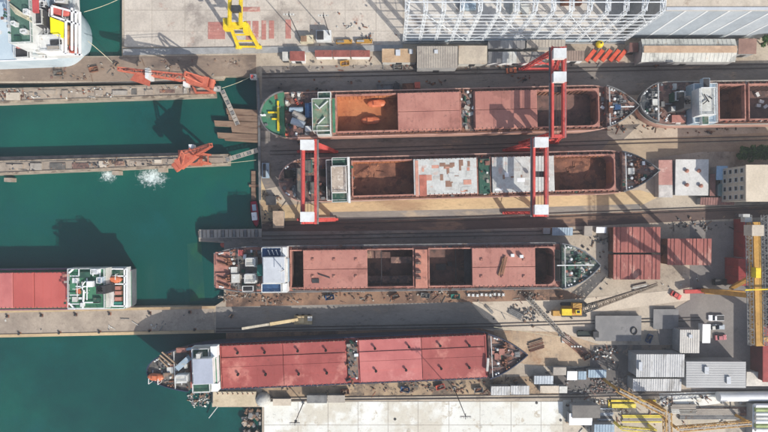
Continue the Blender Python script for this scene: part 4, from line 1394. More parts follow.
# slewing cranes on the dock walls
def dock_crane(label, base, jib_from, jib_to, zt, seed, m, z0=1.5, portal=(5.5, 4.0)):
    fr = Frame(base, base=z0)
    root = thing('dock_crane', label, 'crane', fr)
    px_, py_ = portal
    for sx in (-1, 1):
        for sy in (-1, 1):
            b = MB(fr)
            b.beam((sx * px_ / 2, sy * py_ / 2, 0), (sx * 1.6, sy * 1.4, 9), .7)
            b.build('leg', m, root)
    b = MB(fr)
    for sy in (-1, 1):
        b.beam((-px_ / 2, sy * py_ / 2, .6), (px_ / 2, sy * py_ / 2, .6), .7, .8)
    for sx in (-1, 1):
        b.beam((sx * px_ / 2.2, -py_ / 2, 2.5), (sx * px_ / 2.2, py_ / 2, 2.5), .4)
    b.build('portal_frame', m, root)
    b = MB(fr)
    b.tube((0, 0, 9), (0, 0, 10.4), 2.3, 16)
    b.build('slewing_ring', dgrey, root)
    a, c = fr.at(jib_from[0], jib_from[1], 13), fr.at(jib_to[0], jib_to[1], zt)
    d = (c - a); d.z = 0
    d.normalize()
    n = Vector((-d.y, d.x, 0))
    b = MB(fr)
    p0, p1 = -d * 5.5, d * 2.2
    b.add([p0 - n * 1.9 + Vector((0, 0, 10.4)), p1 - n * 1.9 + Vector((0, 0, 10.4)), p1 + n * 1.9 + Vector((0, 0, 10.4)), p0 + n * 1.9 + Vector((0, 0, 10.4)),
           p0 - n * 1.9 + Vector((0, 0, 13.6)), p1 - n * 1.9 + Vector((0, 0, 14)), p1 + n * 1.9 + Vector((0, 0, 14)), p0 + n * 1.9 + Vector((0, 0, 13.6))],
          [(3, 2, 1, 0), (4, 5, 6, 7), (0, 1, 5, 4), (1, 2, 6, 5), (2, 3, 7, 6), (3, 0, 4, 7)])
    hs = b.build('machinery_house', m, root)
    b = MB(fr)
    b.beam(-d * 4 + n * 1.2 + Vector((0, 0, 13.8)), d * .5 + n * .8 + Vector((0, 0, 20)), .45)
    b.beam(-d * 4 - n * 1.2 + Vector((0, 0, 13.8)), d * .5 - n * .8 + Vector((0, 0, 20)), .45)
    b.beam(d * 1.5 + n * 1.4 + Vector((0, 0, 14)), d * .5 + n * .8 + Vector((0, 0, 20)), .45)
    b.beam(d * 1.5 - n * 1.4 + Vector((0, 0, 14)), d * .5 - n * .8 + Vector((0, 0, 20)), .45)
    b.beam(d * .5 - n * .8 + Vector((0, 0, 20)), d * .5 + n * .8 + Vector((0, 0, 20)), .5)
    b.build('a_frame', m, root)
    b = MB(fr)
    b.lattice(d * 2 + Vector((0, 0, 12)), c, 2.4, 9, .42, .24, 1.0)
    b.build('jib', m, root)
    b = MB(fr)
    for sg in (-1, 1):
        b.tube(d * .5 + n * .6 * sg + Vector((0, 0, 20)), c + n * .3 * sg, .09, 6)
    b.build('stay_cable', dgrey, root)
    b = MB(fr)
    q = -d * 6.6
    b.tube(q - n * 1.6 + Vector((0, 0, 12)), q + n * 1.6 + Vector((0, 0, 12)), 1.1, 12)
    b.build('counterweight', m, root)
    b = MB(fr)
    q = d * 2.6 + n * 2.2
    b.box(q.x - .9, q.y - .9, q.x + .9, q.y + .9, 10.6, 13)
    b.build('operator_cab', white, root)
    return fr, root
orange_c = mat('orange_red_crane', (198, 112, 88), (178, 96, 76), .5, rough=.6, stain=(176, 78, 60), st=.6, stscale=.4)
fr_, r_ = dock_crane('orange red slewing crane with long lowered jib on upper dock wall', (207, 89), (203, 90), (118, 69), 17.5, 1, orange_c, portal=(7.5, 4.0))
b = MB(fr_)
b.prismp([(136, 72), (151, 74), (149, 86), (130, 80)], 11.6, 12.2)
b.build('jib_frame', orange_c, r_)
b = MB(fr_)
b.bp(145, 68, 148.5, 78, 14, 18.8)
b.build('jib_head', white, r_)
fr_, r_ = dock_crane('orange red slewing crane with short raised jib on middle dock wall', (203, 160), (203, 160), (211, 145), 21, 2, orange_c, portal=(7.5, 3.6))
b = MB(fr_)
b.bp(178, 150, 189, 160, 1.5, 9)
b.bp(189, 153, 199, 165, 1.5, 6)
b.build('winch_house', orange_c, r_)

# mobile crane with long boom in the yard
fr = Frame((571, 309))
mc = thing('crawler_crane', 'yellow crawler crane with a long lattice boom lying across the yard', 'crane', fr)
for y in (302.5, 313.5):
    b = MB(fr)
    b.prismp([(562, y), (586, y), (587, y + 1), (587, y + 2.4), (586, y + 3.4), (562, y + 3.4), (561, y + 2.4), (561, y + 1)], 0.02, 1.1)
    b.build('track', dgrey, mc)
b = MB(fr); b.bp(566, 304, 583, 316, 1.12, 1.7); b.build('undercarriage', dgrey, mc)
b = MB(fr); b.bp(562, 306, 582, 315.5, 1.7, 2.3); b.build('turntable', ochre, mc)
b = MB(fr); b.bp(562, 309, 572, 315.5, 2.3, 4.2); b.build('engine_housing', yellow, mc)
b = MB(fr); b.bp(573, 303.5, 582, 308, 2.3, 4.6); b.bp(574, 308.5, 581, 314, 2.3, 3.6); b.build('winch', ochre, mc)
b = MB(fr); b.bp(576, 310, 581, 314, 3.65, 5.0); c_ = b.build('operator_cab', yellow, mc)
b = MB(fr); b.bp(577, 310.7, 580, 313.2, 5.0, 5.08); b.build('roof_window', glass, c_)
b = MB(fr); b.bp(553, 311, 561, 316, 1.2, 3.4); b.build('counterweight', ochre, mc)
b = MB(fr); b.lattice(fr.at(583, 309.5, 3), fr.at(597, 305, 4.5), 2.3, 4, .3, .2, 2.0); b.build('boom_foot', dgrey, mc)
b = MB(fr); b.lattice(fr.at(597, 305, 4.5), fr.at(657, 284.5, 10), 1.9, 18, .34, .26, .7); b.build('boom', mat('weathered_boom', (150, 134, 116), None, .4), mc)
b = MB(fr); b.tube(fr.at(575, 307, 5), fr.at(655, 285, 10.2), .08, 6); b.build('stay_cable', dgrey, mc)

# tan telescopic crane on the quay road
fr = Frame((302, 320))
tc = thing('mobile_crane', 'small tan mobile crane with telescopic boom on the quay road', 'crane', fr)
tan_m = mat('tan_crane_paint', (214, 192, 148), (198, 174, 130), .4, rough=.6)
b = MB(fr); b.bp(294, 315.5, 312, 324.5, .6, 1.5); b.build('chassis', tan_m, tc)
for x in (297, 303, 309):
    for y in (315.2, 323.2):
        b = MB(fr)
        p = fr.at(x, y, .6)
        b.tube((p.x, p.y - .35, .6), (p.x, p.y + .35, .6), .58, 10)
        b.build('wheel', rubber, tc)
b = MB(fr); b.bp(296, 316.5, 304, 323.5, 1.5, 3.0); b.build('turret', tan_m, tc)
b = MB(fr); b.bp(307.5, 316.5, 312, 321, 1.5, 3.2); b.build('operator_cab', offw, tc)
b = MB(fr); b.beamp((298, 319.5, 3.3), (242, 328.5, 6.5), .9, .9); b.build('boom', mat('cream_boom', (206, 196, 174), None, .4), tc)
b = MB(fr); b.beamp((298, 319.5, 3.4), (270, 324, 5.4), 1.25, 1.2); b.build('boom_base', tan_m, tc)

# big goliath crane at the right edge
fr = Frame((700, 278))
gc = thing('goliath_crane', 'huge goliath crane with ochre girder and red and yellow legs at right edge', 'crane', fr)
hz = 40
b = MB(fr); b.beamp((754, 222, hz - 1.5), (757, 345, hz - 1.5), 2.6, 3.0); g = b.build('girder', ochre, gc)
for x in (748.5, 764):
    b = MB(fr)
    b.lattice(fr.at(x, 215, hz), fr.at(x + 2.5, 345, hz), 2.0, 34, .2, .12, flat=True)
    b.rail([fr.at(x - 2.5, 215, hz), fr.at(x, 345, hz)], 1.1, .12)
    b.build('walkway', grey, g)
b = MB(fr); b.bp(752, 225, 764, 236, hz + .3, hz + 4); b.build('machinery_house', beige, gc)
b = MB(fr); b.bp(756, 268, 761, 278, hz + .3, hz + 2.4); b.build('trolley', yellow, gc)
b = MB(fr); b.beamp((746, 217, hz + .5), (746, 222, hz + .5), 2, 2); b.bp(743, 214, 750, 217, hz, hz + 2); b.build('end_platform', offw, gc)
b = MB(fr)
b.beam(fr.at(704, 291, 3), fr.at(744, 293.5, 6), 2.0, 2.0)
b.build('sill_beam', ochre, gc)
b = MB(fr)
b.beam(fr.at(684, 291.5, 2), fr.at(703.6, 291, 3), 1.5, 1.6)
b.build('sill_beam_end', redp, gc)
b = MB(fr); b.beam(fr.at(703, 290.5, 4.1), fr.at(753, 296, hz - 3), 1.5, 1.5); b.build('leg', ochre, gc)
b = MB(fr); b.beam(fr.at(731, 288, 1.3), fr.at(754, 276, hz - 3), 1.3, 1.3); b.build('leg', ochre, gc)
b = MB(fr); b.beam(fr.at(800, 341, 1.3), fr.at(757, 338, hz - 3), 1.6, 2.0); b.build('leg', ochre, gc)
b = MB(fr); b.bp(699, 288.5, 707, 293.5, .02, 2); b.build('bogie', dgrey, gc)
b = MB(fr); b.bp(796, 337, 805, 345, .02, 1.3); b.build('bogie', dgrey, gc)
b = MB(fr); b.beamp((745, 290, hz + 1), (775, 289, hz + 1), .4); b.build('cable_arm', yellow, gc)

# yellow overhead crane beams, lower right
def truss_beam(label, pts, z, m, w=1.6, base=0.0, group=None, leg=True):
    fr = Frame(pts[0])
    root = thing('overhead_crane', label, 'crane', fr, group)
    for (a, c) in zip(pts, pts[1:]):
        b = MB(fr)
        p, q = fr.at(a[0], a[1], z), fr.at(c[0], c[1], z)
        n = max(4, int((q - p).length / 2.0))
        b.lattice(p, q, w, n, .24, .15)
        b.build('truss', m, root)
        b = MB(fr)
        b.beam(p + Vector((0, 0, w / 2 + .2)), q + Vector((0, 0, w / 2 + .2)), w * .3, .12)
        b.build('walkway', greybeige, root)
    if leg:
        for a in pts:
            b = MB(fr)
            p = fr.at(a[0], a[1], z)
            b.beam((p.x, p.y, 0.02), (p.x, p.y, z - w / 2), .8)
            b.build('leg', m, root)
    return root
truss_beam('ochre lattice crane beam slanting over the pale yard at the bottom', [(618, 390), (664, 413)], 13, ochre, 1.8)
truss_beam('upright ochre lattice crane beam at the bottom edge of the picture', [(667, 412), (668, 445)], 13, ochre, 2.2)
truss_beam('longer ochre crane beam near the white pipe stack', [(678, 429), (750, 423)], 9, ochre, 1.6)
truss_beam('pale yellow crane beam low over the bottom yard', [(621, 428), (656, 431)], 6, mat('pale_yellow_paint', (232, 214, 96), (216, 198, 84), .4), 1.2)
# ---------------------------------------------------------------- buildings
def shed(name, label, a, b_, c, d, h, roof_m, wall_m, kind='flat', rib=None, axis='y', pitch=0.8, over=.25, cat='shed', group=None, stripe=None, z0=0.02, doors=True, sheets=0, ribh=.1):
    """roof rectangle read in pixels at eaves height"""
    fr = Frame(((a + c) / 2, (b_ + d) / 2), z=h)
    fr.o.z = z0
    root = thing(name, label, cat, fr, group)
    p, q = fr.at(a, b_, h), fr.at(c, d, h)
    x0, x1, y0, y1 = min(p.x, q.x), max(p.x, q.x), min(p.y, q.y), max(p.y, q.y)
    hz_ = h - z0
    m = MB(fr)
    m.box(x0 + over, y0 + over, x1 - over, y1 - over, 0, hz_)
    m.build('wall', wall_m, root)
    if kind == 'flat':
        prof = [(y0, 0.15), (y1, 0.45)] if axis == 'y' else [(x0, 0.15), (x1, 0.45)]
    else:
        if axis == 'y':
            prof = [(y0, 0.1), ((y0 + y1) / 2, (y1 - y0) * .16 + .1), (y1, .1)]
        else:
            prof = [(x0, 0.1), ((x0 + x1) / 2, (x1 - x0) * .16 + .1), (x1, .1)]
    lo, hi = (x0, x1) if axis == 'y' else (y0, y1)
    n = max(1, sheets)
    for (u0, h0), (u1, h1) in zip(prof, prof[1:]):
        for k in range(n):
            s0, s1 = lo + (hi - lo) * k / n + (.02 if n > 1 else 0), lo + (hi - lo) * (k + 1) / n - (.02 if n > 1 else 0)
            r = MB(fr)
            t = .12
            def P(u, s, z_): return (s, u, z_) if axis == 'y' else (u, s, z_)
            vs_ = [P(u0, s0, hz_ + h0 - t), P(u0, s1, hz_ + h0 - t), P(u1, s1, hz_ + h1 - t), P(u1, s0, hz_ + h1 - t),
                   P(u0, s0, hz_ + h0), P(u0, s1, hz_ + h0), P(u1, s1, hz_ + h1), P(u1, s0, hz_ + h1)]
            fs = [(3, 2, 1, 0), (4, 5, 6, 7), (0, 1, 5, 4), (1, 2, 6, 5), (2, 3, 7, 6), (3, 0, 4, 7)]
            r.add(vs_, fs)
            ro = r.build('roof_sheet' if n > 1 else 'roof', roof_m if not isinstance(roof_m, list) else roof_m[k % len(roof_m)], root)
            if rib:
                rr = MB(fr)
                cnt = int((s1 - s0) / rib)
                for j in range(1, cnt):
                    s_ = s0 + (s1 - s0) * j / cnt
                    rr.beam(P(u0, s_, hz_ + h0 + .06), P(u1, s_, hz_ + h1 + .06), rib * .3, ribh)
                if rr.v:
                    rr.build('rib', roof_m if not isinstance(roof_m, list) else roof_m[k % len(roof_m)], ro, kind='stuff')
    if stripe:
        r = MB(fr)
        um, hm = prof[len(prof) // 2]
        w = stripe[1]
        if axis == 'y':
            r.box(x0 + .3, um - w, x1 - .3, um + w, hz_ + hm - .15, hz_ + hm + .2)
        else:
            r.box(um - w, y0 + .3, um + w, y1 - .3, hz_ + hm - .15, hz_ + hm + .2)
        r.build('ridge', stripe[0], root)
    if doors and y1 - y0 > 3:
        r = MB(fr)
        cx = (x0 + x1) / 2
        r.box(cx - 1.2, y0 + over - .06, cx + 1.2, y0 + over + .02, 0.05, min(3, hz_ * .7))
        r.build('door', dgrey, root)
    return fr, root

# row of small sheds above the top road
shed('workshop_shed', 'brick red roofed workshop, leftmost of the shed row under the top quay', 290, 51.5, 305, 61, 4, brickroof, fresh_white, rib=.5)
for i, (x0, x1, lab) in enumerate(((315, 332, 'brick red roof with white front, second in the top shed row'), (332.6, 350, 'brick red roof in the middle of the joined three top sheds'), (350.6, 370, 'brick red roof at right of the joined three top sheds'))):
    shed('workshop_shed', lab, x0, 50.5, x1, 57, 4, brickroof, fresh_white, rib=.5)
shed('container_office', 'white cabin beside the leftmost brick red workshop', 282.5, 52, 288, 61, 2.8, offw, white)
shed('workshop_shed', 'tan flat roofed workshop left of the big ribbed canopy', 382, 49, 416, 62.5, 4, mat('tan_felt_roof', (190, 162, 130), (174, 146, 116), .3, stain=(206, 196, 178), st=.58, stscale=.2), offw)
shed('canopy_shed', 'large grey beige ribbed canopy roof standing proud of the top shed row', 417, 46.5, 457.5, 68, 7, greybeige, wallgrey, rib=.9, sheets=1)
shed('workshop_shed', 'low tan and grey shed right of the ribbed canopy', 458.5, 46, 487, 64, 4, mat('patchy_shed_roof', (198, 186, 166), (176, 164, 148), .2, stain=(164, 134, 100), st=.56, stscale=.12, soft=.05), offw)
shed('workshop_shed', 'long grey roof with white front beside the red lattice gantry', 488, 52, 545, 63, 4, [slabgrey, offw, greybeige], fresh_white, rib=1.2, sheets=4)
shed('lean_to', 'grey roof behind the long white fronted shed', 488, 41, 525, 48.5, 4.5, [slabgrey, wallgrey], wallgrey, rib=1.2, sheets=3)
shed('lean_to', 'pale beige roof behind the gantry crane top', 526.5, 40, 565, 47.5, 4.5, greybeige, wallgrey, rib=1.2)
shed('workshop_shed', 'small brown roof right of the red lattice gantry top', 566, 51, 584, 61, 4, mat('brown_grey_roof', (150, 132, 120), (134, 118, 108), .3), fresh_white, rib=.9)
shed('long_shed', 'long pale gable shed with tan ridge at the top right', 641, 39, 735, 62, 6, mat('weathered_white_sheet', (204, 204, 196), (188, 188, 180), .15, stain=(160, 160, 154), st=.56, stscale=.15, stain2=(186, 164, 140), st2=.64, st2scale=.2), wallgrey, 'gable', rib=1.6, sheets=1, ribh=.04, stripe=(mat('tan_ridge', (192, 164, 138), (176, 148, 124), .3), 1.3))
shed('brick_shed', 'brown flat roof at the end of the long pale gable shed', 738, 39, 756, 54, 5, mat('brown_felt', (146, 116, 104), (130, 102, 92), .3), wallgrey)
shed('brick_shed', 'small dark red roof left of the long pale gable shed', 629, 43, 638, 52, 4, mat('dark_red_felt', (128, 92, 86), None, .3), wallgrey)

# leaning red plates and the yellow buoy by the canopy of the hall
fr = Frame((605, 55))
for i, x in enumerate((586, 594, 602, 610, 617)):
    f2 = Frame((x + 6, 55))
    nm = ['leftmost', 'second', 'middle', 'fourth', 'rightmost'][i]
    root = thing('steel_section', 'red painted hull section, %s of five in a row by the steel frame' % nm, 'steel section', f2, 'red hull sections')
    b = MB(f2)
    b.beamp((x, 61, .9), (x + 9, 50, 1.8), 1.5, .3)
    b.build('plate', mat('red_lead_paint', (216, 96, 70), (196, 80, 58), .4), root)
    b = MB(f2)
    b.beamp((x + 1.4, 61.8, .5), (x + 10.4, 50.8, .9), .2, .9)
    b.build('flange', MATS['red_lead_paint'], root)
fr = Frame((597, 46))
by = thing('mooring_buoy', 'yellow round buoy lying at the foot of the white steel frame', 'buoy', fr)
b = MB(fr)
p = fr.at(598, 45.5, 0)
for k in range(8):
    a0, a1 = math.pi * k / 8, math.pi * (k + 1) / 8
    b.tube((p.x, p.y, 1.5 - 1.5 * math.cos(a0)), (p.x, p.y, 1.5 - 1.5 * math.cos(a1)), max(.02, 1.5 * math.sin(a0)), 14, max(.02, 1.5 * math.sin(a1)))
b.build('float', yellow, by)
b = MB(fr); b.tube((p.x, p.y, 2.9), (p.x, p.y, 3.5), .3, 8); b.build('shackle', dgrey, by)

# white open steel frame hall at the top
fr = Frame((515, 41))
sf = thing('steel_frame_hall', 'tall white open steel frame of a hall under construction', 'building', fr)
HH = 29.0
xs = [404 + 15.6 * i for i in range(15)]
yf = 41.0
fw = mat('white_frame_paint', (226, 230, 230), (210, 214, 216), .4, rough=.5, grain=.05)
Y0 = fr.at(404, yf).y
XS = [fr.at(x, yf).x for x in xs]
DEPTH = 46
for i, x in enumerate(XS):
    b = MB(fr)
    b.lattice((x, Y0, .02), (x, Y0, HH), 1.0, 15, .2, .11)
    b.build('column', fw, sf)
    b = MB(fr)
    b.lattice((x, Y0 + DEPTH, .02), (x, Y0 + DEPTH, HH), 1.0, 10, .2, .12)
    b.build('column', fw, sf)
    b = MB(fr)
    ym = Y0 + DEPTH / 2
    b.lattice((x, Y0, HH + .6), (x, ym, HH + 4), 1.2, 10, .2, .11, flat=False)
    b.lattice((x, ym, HH + 4), (x, Y0 + DEPTH, HH + .6), 1.2, 10, .2, .11)
    b.build('roof_truss', fw, sf)
for k, zz in enumerate((3.2, 6.4, 9.6, 12.8, 16, 19.2, 22.4, 25.6, 28.4)):
    b = MB(fr)
    b.beam((XS[0], Y0 - .75, zz), (XS[-1], Y0 - .75, zz), .2, .18)
    b.build('girt', fw, sf)
    if k % 2 == 0:
        b = MB(fr)
        b.beam((XS[0], Y0 + DEPTH + .7, zz), (XS[-1], Y0 + DEPTH + .7, zz), .3, .25)
        b.build('girt', fw, sf)
for i in range(len(XS) - 1):
    for z0_, z1_ in ((1, 10), (10, 19), (19, 28)):
        if (i * 3 + int(z0_)) % 5 in (0, 3):
            b = MB(fr)
            b.beam((XS[i], Y0 - .5, z0_), (XS[i + 1], Y0 - .5, z1_), .2)
            b.build('brace', fw, sf)
        if (i * 5 + int(z0_)) % 4 == 0:
            b = MB(fr)
            b.beam((XS[i + 1], Y0 - .42, z0_), (XS[i], Y0 - .42, z1_), .2)
            b.build('brace', fw, sf)
for k in range(9):
    t = (k + .5) / 9
    zz = HH + 1.4 + 3.4 * (1 - abs(2 * t - 1))
    b = MB(fr)
    b.beam((XS[0], Y0 + DEPTH * t, zz + .35), (XS[-1], Y0 + DEPTH * t, zz + .35), .28, .25)
    b.build('purlin', fw, sf)
for i in (0, 3, 7, 10, 13):
    b = MB(fr)
    b.beam((XS[i], Y0, HH + 1.5), (XS[i + 1], Y0 + DEPTH / 2, HH + 4.6), .22)
    b.build('roof_bracing', fw, sf)
    b = MB(fr)
    b.beam((XS[i + 1], Y0, HH + 1.5), (XS[i], Y0 + DEPTH / 2, HH + 4.7), .22)
    b.build('roof_bracing', fw, sf)
b = MB(fr)                                              # low sheeted plinth wall
b.box(XS[0] + .8, Y0 - .3, XS[-1] - .8, Y0 - .1, .02, 2.6)
b.build('plinth_sheet', lblue, sf)
b = MB(fr)
b.box(XS[0] - 1, Y0 - 1.2, XS[-1] + 1, Y0 - .9, .02, .6)
b.build('foundation_kerb', wallgrey, sf)
for i, (x, y, w_, h_) in enumerate(((-22, 12, 6, 3), (-2, 10, 7, 4), (18, 14, 8, 3), (36, 18, 9, 5), (8, 24, 10, 3), (-30, 24, 7, 4))):
    f2 = Frame((515, 41))
    b = MB(f2)
    b.box(x, Y0 + y, x + w_, Y0 + y + h_, .12, 2.2)
    b.box(x + .3, Y0 + y + .3, x + w_ * .5, Y0 + y + h_ - .3, 2.2, 3.4)
    b.build('material_stack', [lblue, offw, rustb, dgrey, wallgrey, teal][i], label='%s stack of building material inside the white steel frame' % ['pale blue', 'off white', 'rusty brown', 'dark grey', 'light grey', 'teal'][i], cat='stack')
b = MB(W0)
b.prismp([(404, 43), (624, 43), (624, -90), (404, -90)], .002, .045)
b.build('hall_floor', mat('pale_floor', (214, 208, 198), (200, 193, 183), .1, stain=(164, 156, 148), st=.58, stscale=.1), kind='structure')

# clad hall at the top right
fr = Frame((700, 36))
ch = thing('clad_hall', 'tall hall with silver grey wall sheets and flat beige roof at top right', 'building', fr)
x0 = fr.at(626.5, 38).x
y0 = fr.at(626.5, 38).y
x1 = fr.at(900, 36).x
hh = 29
b = MB(fr); b.box(x0 + .3, y0 + .3, x1, y0 + 60, .02, hh - .3); b.build('wall', wallgrey, ch)
i = 0
x = x0
while x < x1 - 1:
    w = 7.6
    b = MB(fr)
    b.box(x + .05, y0 - .05, min(x + w, x1) - .05, y0 + .28, .3, hh)
    b.build('wall_sheet', [mat('silver_sheet', (168, 178, 186), (158, 168, 176), .2, rough=.5), mat('white_sheet', (178, 186, 192), (168, 177, 184), .2)][i % 2], ch)
    b = MB(fr)
    b.box(x - .4, y0 - .14, x + .4, y0 - .06, .3, hh - .1)
    b.build('pilaster', fw, ch)
    i += 1
    x += w
b = MB(fr); b.box(x0 - .4, y0 - .8, x1, y0 + 60, hh + .01, hh + .5); b.build('roof', beige, ch)
b = MB(fr); b.box(x0 - .4, y0 - .8, x1, y0 + .2, hh + .51, hh + .9); b.build('parapet', greyroof, ch)

# right side: white slabs, apartment block, small sheds
shed('store_shed', 'narrow shed with half pink half white roof by the bow of second ship', 658.5, 160, 672, 197.5, 3.5, [mat('white_half_roof', (216, 210, 202), None, .3, stain=(186, 150, 138), st=.6, stscale=.3), mat('faded_pink_roof', (192, 146, 134), (180, 132, 122), .3, stain=(206, 176, 164), st=.58, stscale=.3), MATS['faded_pink_roof']], wallgrey, axis='x', sheets=3)
f2, ws = shed('store_shed', 'square white roof with four vents west of the apartment block', 675, 159.5, 708, 195.5, 4.5, mat('dull_white_roof', (214, 212, 206), (202, 200, 194), .2, stain=(186, 182, 176), st=.6, stscale=.2), wallgrey)
for x, y in ((686, 171), (698, 171), (686, 185), (700, 186)):
    b = MB(f2); p = f2.at(x, y, 4.8); b.tube(p, p + Vector((0, 0, .8)), .55, 10); b.tube(p + Vector((0, 0, .8)), p + Vector((0, 0, 1.1)), .8, 10, .3)
    b.build('roof_vent', mat('terracotta_vent', (176, 124, 106), None, .4), ws)
shed('store_shed', 'little light blue roof between the white roof and the apartment block', 716, 166, 727, 180, 4, mat('sky_blue_roof', (176, 206, 226), (160, 192, 214), .3), wallgrey)
shed('store_shed', 'little teal grey roof below the light blue one', 718, 184, 730, 196, 3.5, mat('teal_grey_roof', (132, 152, 148), (116, 136, 132), .3), wallgrey)
shed('store_shed', 'low brown red lean-to strip beside the white roof with vents', 709.5, 174, 715, 196, 2.8, mat('brown_red_roof', (152, 112, 104), None, .3), wallgrey)
shed('store_shed', 'long brown red roof strip south of the white roof with vents', 700, 197.5, 734, 205, 3, MATS['brown_red_roof'], wallgrey, rib=1)
fr = Frame((735, 184))
ap = thing('apartment_block', 'cream apartment block with small dark windows at right edge', 'building', fr)
hA = 17
p, q = fr.at(746, 165.5, hA), fr.at(840, 201, hA)
b = MB(fr); b.box(p.x, q.y, q.x, p.y, .02, hA); b.build('wall', mat('cream_wall', (198, 190, 172), (184, 176, 158), .3), ap)
b = MB(fr); b.box(p.x - .25, q.y - .25, q.x, p.y + .25, hA, hA + .35); b.build('roof', mat('cream_roof', (216, 202, 180), (204, 190, 168), .15), ap)
k = 0
for fl in range(5):
    for j in range(4):
        y = q.y + (p.y - q.y) * (j + .5) / 4
        z = 2.2 + fl * 3.2
        b = MB(fr); b.box(p.x - .04, y - .75, p.x + .05, y + .75, z - .7, z + .7)
        w_ = b.build('window', glass, ap)
        b = MB(fr)
        for e in (-1, 1):
            b.box(p.x - .16, y + e * .85 - .1, p.x - .01, y + e * .85 + .1, z - .85, z + .85)
        b.box(p.x - .16, y - .75, p.x - .01, y + .75, z + .72, z + .9)
        b.build('frame', offw, w_)
        b = MB(fr); b.box(p.x - .3, y - .95, p.x - .05, y + .95, z - .9, z - .72)
        b.build('sill', offw, w_)
for fl in range(5):
    for j in range(7):
        x = p.x + 3 + j * 4.2
        z = 2.2 + fl * 3.2
        b = MB(fr); b.box(x - .75, q.y - .05, x + .75, q.y + .04, z - .7, z + .7)
        b.build('window', glass, ap)

# big ribbed red roofs
for i, (a, b0, c, d, lab) in enumerate(((613, 227, 660, 252.5, 'upper half of the large ribbed pink red roof in the right yard'), (613, 254.5, 660, 279.5, 'lower half of the large ribbed pink red roof in the right yard'),
                                       (667, 238.5, 711, 265, 'smaller ribbed pink red roof crossed by crane shadows'))):
    shed('ribbed_shed', lab, a, b0, c, d, 5, pinkroof, rustb, rib=1.25, sheets=4, ribh=.35)

# lower right: two low flat grey slabs, then sheds
shed('flat_slab', 'slate grey flat slab with a dark ring mark beside the crawler crane', 595, 315.5, 641, 341, 1.2, slabgrey, wallgrey, doors=False)
fr = Frame((634, 330))
rg = MB(fr)
p = fr.at(634, 331, 1.75)
for k in range(14):
    a0, a1 = 2 * math.pi * k / 14, 2 * math.pi * (k + 1) / 14
    rg.beam((p.x + 1.1 * math.cos(a0), p.y + 1.4 * math.sin(a0), p.z), (p.x + 1.1 * math.cos(a1), p.y + 1.4 * math.sin(a1), p.z), .3, .3)
rg.build('rope_ring', rubber, label='black ring lying on the slate grey flat slab', cat='ring')
shed('flat_slab', 'dark grey flat slab at right of the slate slab', 653, 309, 678, 329, .8, slabgrey, wallgrey, doors=False)
shed('warehouse', 'cream roof shed above the pair of large grey warehouses', 679.5, 329.5, 699, 353, 5.5, mat('cream_grey_sheet', (206, 202, 194), (196, 192, 184), .2), wallgrey, rib=.8)
f2, _w = shed('container_office', 'narrow white cabin roof near the parked cars', 702, 324, 710, 343, 3, fresh_white, white)
ribw = mat('worn_white_sheet', (202, 202, 200), (186, 186, 184), .25, stain=(164, 162, 158), st=.56, stscale=.25, stretch=(1, .4, 1))
shed('warehouse', 'ribbed off white warehouse roof, upper of the stepped pair', 636, 354, 684, 377, 7, ribw, wallgrey, rib=.8, sheets=3)
shed('warehouse', 'ribbed off white lower roof attached below the stepped warehouse', 632.5, 378.5, 681, 391, 5, ribw, wallgrey, rib=.8, sheets=3)
shed('warehouse', 'wide smooth grey warehouse roof at lower right', 686, 361.5, 745, 387.5, 7, mat('smooth_grey_sheet', (184, 184, 182), (176, 176, 174), .1, grain=.03), wallgrey, rib=.9, axis='x', doors=False, ribh=.03)
shed('warehouse', 'pale cream low roof right of the smooth grey warehouse', 746, 371.5, 800, 386, 4, mat('pale_cream_roof', (222, 216, 204), None, .2), wallgrey)
# tall red hall beyond the right edge; its shade lies over the yard
fr = Frame((775, 355))
rh = thing('red_hall', 'red clad tall hall cut off by the right edge of picture', 'building', fr)
hR = 7
p, q = fr.at(763, 326, hR), fr.at(900, 381, hR)
b = MB(fr); b.box(p.x, q.y, q.x, p.y, .02, hR); b.build('wall', mat('maroon_wall', (104, 46, 48), (90, 40, 42), .3), rh)  # wall red darkened to maroon: its shade is put into the colour
b = MB(fr); b.box(p.x - .3, q.y - .3, q.x, p.y + .3, hR, hR + .4); b.build('roof', container_red, rh)
# far row of halls past the right edge
for i, (ya, yb, h_) in enumerate(((225, 318, 30),)):
    fr = Frame((860, (ya + yb) / 2))
    t = thing('clad_hall', 'grey hall beyond the right edge behind the goliath crane', 'building', fr)
    b = MB(fr)
    p, q = fr.at(772, ya, 0), fr.at(900, yb, 0)
    b.box(p.x, q.y, q.x, p.y, .02, h_)
    b.build('wall', wallgrey, t)
    b = MB(fr)
    b.box(p.x - .3, q.y - .3, q.x, p.y + .3, h_, h_ + .4)
    b.build('roof', greyroof, t)

